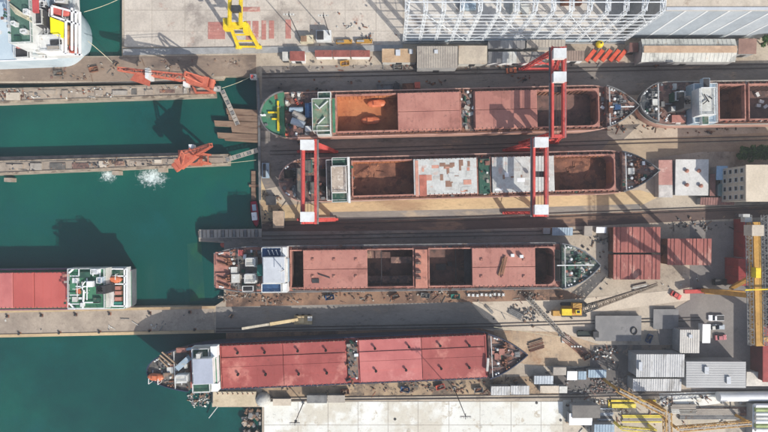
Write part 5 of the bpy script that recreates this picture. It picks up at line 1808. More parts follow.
# cabins along the lower road
cab = [(491, 386, 510, 395, 3, ribw, 'white ribbed cabin roof, left of a joined pair by the bow of bottom ship'), (510.6, 385.5, 529, 394.5, 3, ribw, 'white ribbed cabin roof, right of a joined pair by the bow of bottom ship'),
       (534, 375.5, 553, 384, 3, silver, 'grey ribbed cabin roof above the lower cabin pair'), (540, 385.5, 558.5, 393, 3, beige, 'beige cabin roof below the grey ribbed cabin'),
       (559, 386, 567, 393, 2.8, offw, 'tiny off white cabin at the end of the beige cabin'), (567, 371, 577, 380, 2.8, fresh_white, 'white box cabin left of the light blue containers'),
       (578, 371, 586, 379.5, 2.8, lblue, 'light blue container roof, left one of two'), (588, 369.5, 606, 377.5, 3, lblue, 'light blue container roof, longer right one of two'),
       (553, 367, 566, 375, 2.6, greybeige, 'small mottled cabin behind the white box cabin'),
       (307, 395, 327, 403, 2.6, grey, 'long grey bin roof beside the white apron, left of pair'), (327.5, 395, 345, 402.5, 2.6, greybeige, 'long beige bin roof beside the white apron, right of pair'),
       (273, 398.5, 291, 405.5, 2.2, beige, 'low tan deck box next to the white dome'), (552, 227.5, 572.5, 235.5, 2.8, lblue, 'light blue cabin roof above the bow of third ship'),
       (543, 228, 550, 234, 2.4, wallgrey, 'grey cabinet beside the light blue cabin'), (584, 226, 592, 236, 2.6, greybeige, 'dull grey cabin roof near the ribbed red roofs'), (596, 227, 606, 233, 2.4, fresh_white, 'tiny white cabin roof near the ribbed red roofs'),
       (572, 405, 600, 418, 4, mat('dark_cover', (120, 116, 110), (104, 100, 96), .2), 'dark grey tarpaulin roof in the bottom yard'), (569, 413, 592, 425, 3.4, fresh_white, 'bright white roof patch in the bottom yard'),
       (594, 424, 614, 440, 4, lblue, 'pale blue ribbed roof cut by the bottom edge'), (752, 404, 790, 440, 4, fresh_white, 'white roof with green stripe at bottom right corner'),
       (273, 211, 284, 228, 2.8, mat('tan_cabin', (188, 164, 140), None, .3), 'tan cabin at the basin corner near the small red boat'), (266, 196, 276, 205, 2.2, dgrey, 'dark winch hut near the small red boat')]
for a, b0, c, d, h_, mm, lab in cab:
    shed('cabin', lab, a, b0, c, d, h_, mm, wallgrey, rib=1.0 if mm in (ribw, silver, lblue) else None, doors=False, cat='cabin')
# red containers at the goliath crane
for i, (a, b0, c, d, h_, lab) in enumerate(((744, 219, 748.5, 258, 6, 'long narrow red container row under the goliath crane walkway'), (738.5, 259, 748.5, 286, 8, 'wide red container block next to the goliath crane leg'))):
    fr = Frame(((a + c) / 2, (b0 + d) / 2))
    t = thing('container_stack', lab, 'container', fr)
    n = 3
    for k in range(n):
        y0_, y1_ = b0 + (d - b0) * k / n, b0 + (d - b0) * (k + 1) / n - .25
        b = MB(fr); b.bp(a, y0_, c, y1_, .02, h_)
        o = b.build('container', container_red, t)
        b = MB(fr)
        p, q = fr.at(a, y0_, h_), fr.at(c, y1_, h_)
        m_ = int(abs(p.y - q.y) / .6)
        for j in range(1, m_):
            yy = q.y + (p.y - q.y) * j / m_
            b.box(p.x + .1, yy - .1, q.x - .1, yy + .1, p.z, p.z + .08)
        b.build('corrugation', container_red, o)

# ---------------------------------------------------------------- small things
# steel plates lying on the top quay
red_pl = mat('faded_red_plate', (188, 132, 120), (178, 122, 112), .3, stain=(202, 172, 158), st=.55, stscale=.3)
for i, (a, b0, c, d, lab) in enumerate(((240, 7, 260, 11.5, 'long faded red plate lying east to west on the top quay'), (246, 21, 250.5, 40, 'faded red plate right beside the yellow gantry legs'), (252.5, 21, 258.5, 40, 'wider faded red plate, second right of the yellow gantry legs'),
        (261.5, 20.5, 266, 39.5, 'faded red plate, third right of the yellow gantry legs'), (269, 20.5, 274, 38.5, 'faded red plate, fourth right of the yellow gantry legs'), (285.5, 19.5, 291, 38.5, 'lone faded red plate farthest right of the yellow gantry legs'), (208, 22, 225, 39, 'square faded red plate left of the yellow gantry legs'))):
    fr = Frame(((a + c) / 2, (b0 + d) / 2), base=.1)
    t = thing('steel_plate', lab, 'plate', fr)
    b = MB(fr); b.bp(a, b0, c, d, .12, .22); b.build('plate', red_pl, t)
    b = MB(fr)
    for k in range(1, 5):
        yy = b0 + (d - b0) * k / 5
        b.bp(a + .3, yy - .12, c - .3, yy + .12, .225, .3)
    b.build('stiffener', red_pl, t)

def equip(name, label, a, b0, c, d, h, body, top, cat='machine', base=.1):
    fr = Frame(((a + c) / 2, (b0 + d) / 2), base=base)
    t = thing(name, label, cat, fr)
    b = MB(fr); b.bp(a, b0, c, d, base + .3, h); b.build('housing', body, t)
    b = MB(fr)
    for x in (a + .6, c - .6):
        b.bp(x - .5, b0, x + .5, d, base + .01, base + .3)
    b.build('skid', dgrey, t)
    b = MB(fr); b.bp(a + .8, b0 + .8, (a + c) / 2, d - .8, h, h + .5); b.build('cover', top, t)
    b = MB(fr); p = fr.at(c - 1.5, (b0 + d) / 2, h); b.tube(p, p + Vector((0, 0, 1)), .18, 8); b.build('exhaust_pipe', dgrey, t)
    return t
equip('winch_machine', 'cream winch machine under the left thin mast of the top quay', 300, 35, 313, 42, 3.0, mat('cream_machine', (214, 204, 176), None, .4), mat('brown_machine', (150, 120, 96), None, .4))
equip('winch_machine', 'white winch machine under the right thin mast of the top quay', 316, 30, 331, 40, 3.5, white, dgrey)
equip('generator', 'low yellow trimmed skid left of two near the top quay edge', 336, 39.5, 352, 43, 1.6, ochre, grey)
equip('generator', 'low yellow trimmed skid right of two near the top quay edge', 356, 39, 372, 42.5, 1.6, ochre, wallgrey)
def lamp_mast(label, px, py, h, arm=(0, 0), z=0.0, m=dgrey, r=.22):
    fr = Frame((px, py), base=z)
    t = thing('light_mast', label, 'mast', fr)
    b = MB(fr); b.tube((0, 0, 0), (0, 0, h), r, 8, r * .55); b.build('pole', m, t)
    b = MB(fr)
    b.beam((-1.8, 0, h), (1.8, 0, h), .2)
    b.beam((0, -1, h + .05), (0, 1, h + .05), .2)
    b.build('cross_arm', m, t)
    for x in (-1.6, -.6, .6, 1.6):
        b = MB(fr); b.box(x - .3, -.45, x + .3, .1, h + .1, h + .55); b.build('floodlight', offw, t)
    b = MB(fr); b.box(-.5, -.5, .5, .5, 0, .5); b.build('footing', wallgrey, t)
lamp_mast('thin dark mast behind the cream winch machine', 301, 40, 26, z=.1)
lamp_mast('thin dark mast behind the white winch machine', 330, 37, 22, z=.1)
lamp_mast('floodlight mast at the left end of the white apron', 303.5, 402.5, 20)
lamp_mast('floodlight mast at the middle of the white apron', 454, 388, 29)
lamp_mast('floodlight mast beside the bow of the bottom ship', 560, 335, 17)

# white dome by the bottom ship
fr = Frame((263.5, 399))
t = thing('storage_dome', 'white dome beside the red hatch ship at the quay corner', 'dome', fr)
b = MB(fr)
nseg = 8
for k in range(nseg):
    a0, a1 = math.pi / 2 * k / nseg, math.pi / 2 * (k + 1) / nseg
    b.tube((0, 0, .5 + 2.6 * math.sin(a0)), (0, 0, .5 + 2.6 * math.sin(a1)), 2.9 * math.cos(a0), 20, max(.03, 2.9 * math.cos(a1)))
b.build('shell', offw, t)
b = MB(fr); b.tube((0, 0, .02), (0, 0, .5), 3.0, 20); b.build('base_ring', wallgrey, t)
b = MB(fr)
for k in range(6):
    a0 = math.pi * k / 6
    for j in range(6):
        e0, e1 = math.pi * j / 6, math.pi * (j + 1) / 6
        P_ = lambda e: (2.95 * math.cos(e) * math.cos(a0), 2.95 * math.cos(e) * math.sin(a0), .52 + 2.64 * math.sin(e))
        b.beam(P_(e0), P_(e1), .1)
b.build('rib', offw, t)
# beige dock platform by the bottom ship's stern
fr = Frame((236, 399))
t = thing('dock_platform', 'beige concrete platform with dotted edge beside the red hatch ship stern', 'platform', fr)
b = MB(fr); b.bp(213, 391.8, 256, 406.3, .02, 1.3); b.build('deck_slab', mat('beige_deck', (208, 192, 164), (194, 178, 150), .15, stain=(172, 152, 124), st=.6, stscale=.2), t)
for x in range(218, 256, 5):
    b = MB(fr); p = fr.at(x, 393.6, 1.3); b.tube(p, p + Vector((0, 0, .5)), .22, 8); b.build('bollard', rustb, t)
b = MB(fr); b.beamp((218, 406.5, 1.0), (209, 418, -1.0), .3); b.build('mooring_spar', offw, t)

# little red boat, pontoon, red sled
def boat(label, px, py, ang, L, m, cabin_m, deck_m2):
    fr = Frame((px, py), base=WZ - .6)
    fr.ang = ang
    fr.c, fr.s = math.cos(ang), math.sin(ang)
    t = thing('work_boat', label, 'boat', fr)
    def out(k, zz):
        W_ = L * .15 * k
        return [(-L * .48, -W_ * .8, zz), (-L * .2, -W_, zz), (L * .2, -W_ * .95, zz), (L * .38, -W_ * .6, zz), (L * .5 * (.9 + .1 * k), 0, zz), (L * .38, W_ * .6, zz), (L * .2, W_ * .95, zz), (-L * .2, W_, zz), (-L * .48, W_ * .8, zz)]
    lo, hi = out(.8, 0), out(1, 2.0)
    n = len(lo)
    b = MB(fr); b.add(lo + hi, [tuple(range(n - 1, -1, -1)), tuple(range(n, 2 * n))] + [(i, (i + 1) % n, n + (i + 1) % n, n + i) for i in range(n)])
    b.build('hull', m, t)
    b = MB(fr)
    for i in range(n):
        b.beam(Vector(hi[i]) + Vector((0, 0, .25)), Vector(hi[(i + 1) % n]) + Vector((0, 0, .25)), .3, .5)
    b.build('fender', rubber if m is not redp else redp, t)
    b = MB(fr); b.box(-L * .05, -L * .08, L * .22, L * .08, 2.01, 4.0); c_ = b.build('wheelhouse', cabin_m, t)
    b = MB(fr); b.box(-L * .06, -L * .09, L * .23, L * .09, 4.0, 4.15); b.build('roof', cabin_m, c_)
    b = MB(fr); b.box(-L * .35, -L * .07, -L * .12, L * .07, 2.01, 2.5); b.build('deck_hatch', deck_m2, t)
    b = MB(fr); b.tube((L * .1, 0, 4.15), (L * .1, 0, 6), .1, 6); b.build('mast', white, t)
    return t
crimson = mat('crimson_hull', (176, 40, 66), (160, 36, 58), .5, rough=.4)
boat('small crimson work boat with white cabin moored in the harbour basin corner', 254.5, 214, -math.pi / 2 + .12, 11, crimson, fresh_white, lblue)
fr = Frame((252.8, 187), base=WZ - .4)
t = thing('pontoon', 'narrow rusty pontoon along the basin wall above the crimson boat', 'pontoon', fr)
for k in range(3):
    b = MB(fr); b.bp(251.3, 171 + k * 11, 255.8, 181.5 + k * 11, WZ - .4, WZ + .8); b.build('float', wood, t)
b = MB(fr); b.bp(249, 184.5, 259.5, 187, WZ + .8, WZ + 1.0); b.build('cross_plank', wood, t)
# gangways
for lab, p0, p1, z0, z1, w in (('steel gangway from the upper dock crane down to the timber ramp', (222, 90), (238, 125), 2.2, .6, 1.6), ('timber gangway from the middle dock wall to the shore', (226, 160), (258, 150), 1.7, .4, 1.6),
                               ('slotted concrete finger of the slipway pointing into the water', (199, 234), (262, 233), .5, .5, 3.2)):
    fr = Frame(((p0[0] + p1[0]) / 2, (p0[1] + p1[1]) / 2))
    t = thing('gangway', lab, 'gangway', fr)
    a, c = fr.at(p0[0], p0[1], z0), fr.at(p1[0], p1[1], z1)
    n = Vector((-(c - a).y, (c - a).x, 0)).normalized()
    for sg in (-1, 1):
        b = MB(fr); b.beam(a + n * sg * w / 2, c + n * sg * w / 2, .25, .3); b.build('side_beam', greybeige, t)
    k = int((c - a).length / 1.4)
    for i in range(k):
        u, v = a + (c - a) * (i + .08) / k, a + (c - a) * (i + .92) / k
        b = MB(fr); b.beam(u + Vector((0, 0, .1)), v + Vector((0, 0, .1)), w - .3, .08); b.build('tread', greybeige if i % 3 else grey, t)
equip('winch_machine', 'small white and red winch at the top corner of the basin', 250, 74, 256, 79, 2.2, white, redp, base=0.03)
equip('winch_machine', 'pale winch house at the end of upper dock wall', 213, 86, 220, 91, 3.2, wallgrey, offw, base=1.5)
equip('winch_machine', 'blue grey machine on the basin edge above the rusty pontoon', 262, 163, 269, 178, 1.6, lblue, dgrey, base=.08)
b = MB(Frame((228, 244), base=WZ))
fr = Frame((228, 244), base=WZ)
t = thing('mooring_float', 'rusty red float by the blue winged ship stern', 'float', fr)
b = MB(fr); p, q = fr.at(222, 244.3, WZ + 1), fr.at(233, 244.5, WZ + 1); b.tube(p, q, 1.3, 12); b.build('drum_body', redcr2, t)
b = MB(fr); b.tube(p - Vector((.6, 0, 0)), p, .5, 10, 1.25); b.tube(q, q + Vector((.6, 0, 0)), 1.25, 10, .5); b.build('end_cap', redcr2, t)

# mooring ropes
def rope_line(label, pts, sag=.6, r=.07):
    b = MB()
    for a, c in zip(pts, pts[1:]):
        p, q = px2w(*a), px2w(*c)
        prev = None
        for k in range(9):
            tt = k / 8
            w_ = p + (q - p) * tt
            w_.z -= sag * 4 * tt * (1 - tt)
            if prev is not None:
                b.tube(prev, w_, r, 5)
            prev = w_
    b.build('mooring_rope', rope, label=label, cat='rope')
rope_line('mooring rope from the pale blue stern slanting down to the pier', [(88, 41, 11), (113, 63, .6)], .8, .12)
rope_line('mooring rope from the pale blue stern running up to the quay', [(84, 12, 11), (123, -3, .6)], .8, .12)
rope_line('slack rope hanging across the basin pocket to the white winch', [(222, 88, 2.6), (252, 76, 1.2)], 1.0, .1)
rope_line('rope from the middle dock crane over the water to shore', [(226, 163, 1.8), (256, 160, .5)], .8, .1)
rope_line('thin cable running across the yard from the bottom ship bow', [(494, 327, 10), (560, 337, .5)], .5, .08)

# cars and trucks
def car(name, label, px, py, ang, m, L=4.6, W_=1.9, kind='car', cat='car'):
    fr = Frame((px, py), base=.06)
    fr.ang = ang; fr.c, fr.s = math.cos(ang), math.sin(ang)
    t = thing(name, label, cat, fr)
    h0, h1 = .32, .95
    b = MB(fr)
    x0, x1, y = -L / 2, L / 2, W_ / 2
    prof = [(x0, .5), (x0 + .1, h1), (x1 - .9, h1), (x1 - .1, .78), (x1, .5), (x1, h0), (x0, h0)]
    n = len(prof)
    b.add([(u, -y, z) for u, z in prof] + [(u, y, z) for u, z in prof], [tuple(range(n)), tuple(range(2 * n - 1, n - 1, -1))] + [(i, n + i, n + (i + 1) % n, (i + 1) % n) for i in range(n)])
    b.build('body', m, t)
    c0, c1 = (-L * .32, L * .2) if kind == 'car' else (-.1, L * .26)
    b = MB(fr)
    yy = y * .9
    b.add([(c0, -yy, h1), (c1, -yy, h1), (c1, yy, h1), (c0, yy, h1), (c0 + .35, -yy * .85, 1.45), (c1 - .6, -yy * .85, 1.45), (c1 - .6, yy * .85, 1.45), (c0 + .35, yy * .85, 1.45)],
          [(4, 5, 6, 7), (0, 1, 5, 4), (1, 2, 6, 5), (2, 3, 7, 6), (3, 0, 4, 7)])
    cb = b.build('cabin', glass, t)
    b = MB(fr); b.box(c0 + .36, -yy * .82, c1 - .62, yy * .82, 1.451, 1.5); b.build('roof_panel', m, cb)
    if kind == 'pickup':
        b = MB(fr); b.box(x0 + .15, -y * .85, c0 - .1, y * .85, h1 + .002, h1 + .05); b.build('load_bed', dgrey, t)
    for sx in (-.31, .31):
        for sy in (-1, 1):
            b = MB(fr); b.tube((sx * L, sy * y - .12, .33), (sx * L, sy * y + .06 * sy, .33), .33, 12); b.build('wheel', rubber, t)
    for sy in (-1, 1):
        b = MB(fr); b.box(x1 - .06, sy * y * .7 - .2, x1 + .02, sy * y * .7 + .2, .58, .74); b.build('headlight', fresh_white, t)
car('pickup_truck', 'white pickup truck with dark load bed in the shaded yard', 715, 317.5, math.pi, fresh_white, 6.2, 2.3, 'pickup', 'pickup')
car('parked_car', 'silver car parked beside the white pickup', 717.5, 326.5, math.pi, silver, 4.6, 1.9)
car('parked_car', 'pale grey car nearest the narrow white cabin', 712.5, 327, .1, offw, 4.2, 1.8)
car('parked_car', 'pink red car parked near the narrow white cabin', 719.5, 337, .05, mat('pink_car_paint', (206, 130, 134), None, .5, rough=.35), 4.6, 1.9)
car('parked_car', 'white van near the dark truck below the small ribbed roof', 731, 281, 0, lblue, 5.2, 2.1)
def truck(label, px, py, ang, cm, lm, L=9):
    fr = Frame((px, py), base=.06)
    fr.ang = ang; fr.c, fr.s = math.cos(ang), math.sin(ang)
    t = thing('flatbed_truck', label, 'truck', fr)
    b = MB(fr); b.box(-L / 2, -1.1, L / 2 - 2.4, 1.1, .9, 1.15); b.build('flatbed', lm, t)
    b = MB(fr); b.box(L / 2 - 2.2, -1.15, L / 2, 1.15, .6, 2.7); c_ = b.build('cab', cm, t)
    b = MB(fr); b.box(L / 2 - .01, -1, L / 2 + .03, 1, 1.7, 2.4); b.build('windscreen', glass, c_)
    b = MB(fr); b.box(-L / 2 + .3, -.4, L / 2 - .3, .4, .55, .9); b.build('chassis', dgrey, t)
    for x in (-L * .36, -L * .22, L * .34):
        for sy in (-1, 1):
            b = MB(fr); b.tube((x, sy * 1.0 - .2, .5), (x, sy * 1.0 + .2, .5), .5, 12); b.build('wheel', rubber, t)
    b = MB(fr)
    b.box(-L / 2, -1.1, -L / 2 + .1, 1.1, 1.15, 1.6); b.box(-L / 2, -1.1, L / 2 - 2.4, -1.02, 1.15, 1.6); b.box(-L / 2, 1.02, L / 2 - 2.4, 1.1, 1.15, 1.6)
    b.build('side_board', lm, t)
truck('dark flatbed truck parked in shade below the small ribbed roof', 721, 281.5, math.pi, dgrey, dgrey, 8)
truck('dark flatbed truck behind the crawler crane counterweight', 586, 333, 0, dgrey, mat('green_black_bed', (56, 66, 62), None, .4), 8)
truck('grey truck on the road above the top ship, right of the welding shed', 388, 88, .02, dgrey, grey, 9)
truck('red truck on the top road near the ribbed canopy', 411, 87, .05, redcr2, rustb, 7)
car('forklift', 'orange loader on the top road left of the gantry crane', 511, 71, .1, orange, 4.2, 2.0, cat='loader')
fr = Frame((676, 296))
car('forklift', 'red loader in the right yard beside the goliath crane leg', 675, 295, -.5, redp, 4.4, 2.0, cat='loader')

# pipe stack at the lower right
fr = Frame((752, 415), base=.02)
for k in range(7):
    lab = 'pale pipe %s in the lying stack at the bottom right corner' % ['topmost', 'second from top', 'third from top', 'fourth from top', 'fifth from top', 'sixth from top', 'lowest'][k]
    b = MB(fr)
    p, q = fr.at(755, 405.5 + k * 4, 5), fr.at(800, 405.5 + k * 4, 5)
    b.tube(p, q, .75, 12)
    b.build('pipe', [fresh_white, mat('pale_green_pipe', (172, 186, 128), None, .4), white, offw, fresh_white, MATS['pale_green_pipe'], white][k], label=lab, cat='pipe', group='pipes at the bottom right corner')
fr = Frame((745, 396))
t = thing('large_pipe', 'long white cylinder tank lying along the lower right yard', 'tank', fr)
b = MB(fr); p, q = fr.at(718, 396.5, 2.2), fr.at(800, 396, 2.2); b.tube(p, q, 1.9, 24); b.build('shell', fresh_white, t)
for x in (722, 740, 760):
    b = MB(fr); b.bp(x, 393, x + 2, 404, .02, .8); b.build('saddle', wallgrey, t)

# tall yellow frame sheets in the bottom yard
fr = Frame((640, 408))
t = thing('yellow_frame', 'yellow painted floor frame in the pale bottom yard', 'frame', fr)
b = MB(fr); b.bp(609, 400, 656, 402, .05, .6); b.build('side_beam', yellow, t)
b = MB(fr); b.bp(608.5, 400, 611, 420, .05, .6); b.build('side_beam', yellow, t)
b = MB(fr); b.bp(612, 404, 636, 408, .05, 1.2); b.build('platform', MATS['pale_yellow_paint'], t)

# lying lattice stands in for a crane boom and its shadow, pier bollards
fr = Frame((550, 322), base=.04)
t = thing('crane_boom', 'grey lattice standing in for a boom and its shadow, diagonal above the bottom ship bow', 'boom shadow', fr)
boom_shadow_m = mat('grey_boom_paint', (170, 164, 154), (150, 144, 136), .4)
b = MB(fr); b.lattice(fr.at(527, 297, 1.0), fr.at(556, 328, 1.0), 1.7, 14, .22, .13); b.build('boom_shadow_section', boom_shadow_m, t)
b = MB(fr); b.lattice(fr.at(556.5, 328.5, 1.0), fr.at(566, 339, 1.0), 1.7, 5, .22, .13, .9); b.build('boom_shadow_section', boom_shadow_m, t)
b = MB(fr); b.bp(562, 336, 570, 343, .05, .6); b.build('head_plate', offw, t)
for i, (x, y) in enumerate([(8, 316.2), (42, 315.4), (76, 314.6), (110, 313.8), (150, 313), (190, 312), (20, 333.6), (60, 332.8), (100, 332), (150, 330.6), (195, 329.6)]):
    fr = Frame((x, y), base=.06)
    o = thing('mooring_bollard', '%s dark bollard from the left end along the %s edge of long left pier' % (['first', 'second', 'third', 'fourth', 'fifth', 'sixth'][i if i < 6 else i - 6], 'north' if i < 6 else 'south'), 'bollard', fr, 'bollards on the long left pier')
    b = MB(fr); b.tube((0, 0, 0), (0, 0, .7), .32, 10, .28); b.build('post', dgrey, o)
    b = MB(fr); b.tube((0, 0, .7), (0, 0, .95), .5, 10, .4); b.build('cap', dgrey, o)
    b = MB(fr); b.box(-.6, -.6, .6, .6, 0, .08); b.build('base_plate', rustb, o)

# bags, skips, reels, racks: countable yard goods
ORD = ['first', 'second', 'third', 'fourth', 'fifth', 'sixth', 'seventh', 'eighth', 'ninth']
for i in range(9):
    fr = Frame((468.5 + i * 4.3, 294.6 - i * .12 + (i % 3) * .35), base=.06)
    t = thing('bulk_bag', 'white bulk bag, %s from left in the row below the right salmon hatch' % ORD[i], 'bag', fr, 'white bulk bags south of third ship')
    b = MB(fr)
    b.add([(-.5, -.5, 0), (.5, -.5, 0), (.5, .5, 0), (-.5, .5, 0), (-.62, -.6, .5), (.6, -.62, .5), (.62, .6, .5), (-.6, .62, .5), (-.45, -.45, .95), (.45, -.42, .98), (.43, .45, .93), (-.45, .42, .97)],
          [(3, 2, 1, 0)] + [(k, (k + 1) % 4, 4 + (k + 1) % 4, 4 + k) for k in range(4)] + [(4 + k, 4 + (k + 1) % 4, 8 + (k + 1) % 4, 8 + k) for k in range(4)] + [(8, 9, 10, 11)])
    b.build('sack', white, t)
    b = MB(fr)
    for e in (-.4, .4):
        b.beam((e, -.3, .97), (e, .3, .97), .08, .12)
    b.build('lifting_loop', grey, t)
def skip_bin(label, px, py, ang, m, L_=3.6):
    fr = Frame((px, py), base=.06)
    fr.ang = ang; fr.c, fr.s = math.cos(ang), math.sin(ang)
    t = thing('waste_skip', label, 'skip', fr)
    b = MB(fr)
    h_, w = 1.3, .95
    lo = [(-L_ * .36, -w * .9), (L_ * .36, -w * .9), (L_ * .36, w * .9), (-L_ * .36, w * .9)]
    hi = [(-L_ / 2, -w), (L_ / 2, -w), (L_ / 2, w), (-L_ / 2, w)]
    ins = [(x * .93, y * .9) for x, y in hi]
    b.add([(x, y, 0) for x, y in lo] + [(x, y, h_) for x, y in hi] + [(x, y, h_) for x, y in ins] + [(x * .9, y * .9, .4) for x, y in lo],
          [(3, 2, 1, 0)] + [(k, (k + 1) % 4, 4 + (k + 1) % 4, 4 + k) for k in range(4)] + [(4 + k, 4 + (k + 1) % 4, 8 + (k + 1) % 4, 8 + k) for k in range(4)] + [(8 + k, 8 + (k + 1) % 4, 12 + (k + 1) % 4, 12 + k) for k in range(4)] + [(12, 13, 14, 15)])
    b.build('bin_shell', m, t)
    b = MB(fr)
    rr = random.Random(int(px))
    for k in range(9):
        x, y = rr.uniform(-L_ * .3, L_ * .3), rr.uniform(-w * .6, w * .6)
        b.box(x - .3, y - .2, x + .3, y + .2, .45, .6 + rr.random() * .5)
    b.build('waste_fill', rr.choice([rustb, deckgrey, wood]), t, kind='stuff')
for a_ in (('blue skip on the strip below the left salmon hatch', 330, 297, .1, blue), ('rusty skip on the strip below the open hold of third ship', 395, 296, .4, rustb), ('grey skip on the strip below the salmon cross deck', 425, 295, -.1, grey),
           ('green skip left of the white bulk bag row', 455, 296, .05, teal), ('rusty skip below the first red hatch of bottom ship', 345, 391, .1, rustb), ('blue skip below the middle of bottom ship', 405, 388.5, -.2, blue),
           ('dull red skip below the right hatch of bottom ship', 440, 386, .3, redcr2), ('grey skip near the white ribbed cabin pair', 478, 389, .05, grey), ('yellow skip in front of the brick red top sheds', 345, 64, .1, ochre),
           ('grey skip in front of the tan flat roofed workshop', 398, 68, 0, grey), ('rusty skip on the upper pier behind the pale blue stern', 95, 70, .2, rustb), ('grey skip on the upper pier left of the orange crane jib', 60, 74, 0, deckgrey),
           ('blue skip beside the slate grey flat slab', 648, 338, 1.2, blue), ('rusty skip beside the dark pile of scrap', 586, 356, .5, rustb)):
    skip_bin(*a_)
def cable_reel(label, px, py, ang, m, r=1.0):
    fr = Frame((px, py), base=.06)
    fr.ang = ang; fr.c, fr.s = math.cos(ang), math.sin(ang)
    t = thing('cable_reel', label, 'cable reel', fr)
    b = MB(fr); b.tube((0, -.5, r), (0, .5, r), r * .6, 14); b.build('cable_core', m, t)
    for e in (-.55, .55):
        b = MB(fr); b.tube((0, e - .06, r), (0, e + .06, r), r, 16); b.build('flange', wood, t)
for a_ in (('wooden cable reel below the stern of the top ship', 300, 143, .3, dgrey), ('wooden cable reel left of the tan mobile crane', 232, 316, .9, dgrey), ('wooden cable reel on the pale slab near third ship bow', 560, 296, .2, rustb),
           ('wooden cable reel on the upper pier near the orange jib tip', 118, 66, 1.1, dgrey), ('wooden cable reel south of the bottom ship bow', 515, 381, .4, dgrey), ('wooden cable reel by the long pale gable shed', 655, 66, .7, rustb)):
    cable_reel(*a_)

# ---------------------------------------------------------------- uncountable scrap, timber and foam
PIECE = {'brown_rust': 'rusty', 'grey_steel': 'grey', 'dark_grey_steel': 'dark', 'offwhite_paint': 'off white', 'weathered_wood': 'timber', 'worn_brown_deck': 'brown', 'worn_grey_deck': 'dull grey', 'grey_beige_sheet': 'beige', 'pier_concrete': 'stone'}
def debris(name, label, poly, n0, mats_, seed, z=0.0, smin=.2, smax=.8, hmax=.7, long=.16):
    n = int(n0 * .75)
    rnd = random.Random(seed)
    xs_ = [p[0] for p in poly]; ys_ = [p[1] for p in poly]
    def inside(x, y):
        c = False
        for i in range(len(poly)):
            (x0, y0), (x1, y1) = poly[i - 1], poly[i]
            if (y0 > y) != (y1 > y) and x < (x1 - x0) * (y - y0) / (y1 - y0) + x0: c = not c
        return c
    cl = [(rnd.uniform(min(xs_), max(xs_)), rnd.uniform(min(ys_), max(ys_))) for _ in range(max(3, n // 18))]
    bs = {m: MB(W0) for m in mats_}
    k = 0
    tries = 0
    while k < n and tries < n * 12:
        tries += 1
        if rnd.random() < .65:
            cx, cy = rnd.choice(cl)
            x, y = rnd.gauss(cx, 5), rnd.gauss(cy, 2)
        else:
            x, y = rnd.uniform(min(xs_), max(xs_)), rnd.uniform(min(ys_), max(ys_))
        if not inside(x, y): continue
        k += 1
        b = bs[rnd.choice(mats_)]
        p = px2w(x, y, z)
        a = rnd.uniform(0, math.pi)
        d = Vector((math.cos(a), math.sin(a), 0))
        w = rnd.uniform(smin, smax) * .8
        h_ = rnd.uniform(.12, hmax)
        L_ = w * rnd.uniform(1, 1.8)
        if rnd.random() < long:
            L_, w, h_ = rnd.uniform(1.2, 3.6), rnd.uniform(.12, .32), rnd.uniform(.1, .3)
        b.beam(p - d * L_ / 2 + Vector((0, 0, h_ / 2 + .08)), p + d * L_ / 2 + Vector((0, 0, h_ / 2 + .08 + rnd.uniform(0, .25))), w, h_)
    for i, (m, b) in enumerate(bs.items()):
        if b.v:
            b.build(name, m, label=label + ', ' + PIECE.get(m.name, 'mixed') + ' pieces', cat='debris', kind='stuff')
D1 = [rustb, grey, dgrey, offw]
debris('scrap_debris', 'scrap heaped along the road north of top ship', [(275, 80), (600, 72), (600, 92), (275, 96)], 110, [dgrey, rustb], 1, smax=.9)
debris('scrap_debris', 'scrap in front of the shed row', [(283, 62), (400, 58), (480, 64), (480, 69), (283, 72)], 150, [rustb, deckgrey, deckmix, greybeige], 2, smax=.7)
debris('scrap_debris', 'scrap on the strip south of third ship', [(262, 293), (540, 289), (540, 301), (262, 303)], 220, [rustb, deckmix, deckgrey, greybeige], 3, smax=.7)
debris('scrap_debris', 'scrap under the stern side of third ship', [(218, 294), (290, 292), (290, 304), (218, 306)], 90, [greybeige, deckgrey, wood], 4, smax=.7)
debris('scrap_debris', 'scrap south of the bottom ship', [(275, 387), (540, 376), (565, 384), (488, 395), (300, 396)], 230, [rustb, deckgrey, deckmix, wood], 5, smax=.7)
debris('scrap_debris', 'scrap around the light blue containers', [(565, 378), (632, 376), (632, 392), (565, 394)], 200, [deckgrey, grey, deckmix], 6, smax=.8)
debris('scrap_debris', 'pile beside the containers', [(588, 350), (616, 346), (620, 372), (600, 372)], 130, [rustb, dgrey, offw], 7)
debris('scrap_debris', 'scrap on the upper pier', [(40, 63), (122, 60), (240, 58), (240, 74), (130, 79), (40, 80)], 130, [deckgrey, wood, deckmix, greybeige], 8, smax=.7)
debris('scrap_debris', 'scrap on the upper dock wall', [(0, 90), (195, 86), (195, 94), (0, 101)], 150, [grey, rustb, offw], 9, z=1.5, smax=.7)
debris('scrap_debris', 'scrap on the middle dock wall', [(0, 165), (175, 159), (175, 165), (0, 173)], 110, [grey, wood, dgrey], 10, z=1.5, smax=.7)
debris('scrap_debris', 'scrap between ribbed roofs and track', [(668, 218), (745, 214), (745, 232), (668, 236)], 110, [dgrey, wood, grey], 11)
debris('scrap_debris', 'scrap on sand near third ship bow', [(575, 238), (612, 232), (612, 290), (600, 290), (590, 262)], 70, [dgrey, wood, grey], 12)
debris('scrap_debris', 'scrap in the bottom yard', [(565, 398), (750, 393), (750, 432), (565, 432)], 260, [dgrey, wood, offw, rustb], 13)
debris('scrap_debris', 'scrap under the seventh ship', [(600, 112), (640, 118), (768, 126), (768, 132), (640, 134), (600, 132)], 120, [dgrey, rustb, wood], 14)
debris('scrap_debris', 'scrap by the basin corner huts', [(262, 190), (285, 200), (285, 228), (262, 228)], 70, [dgrey, wood], 15)
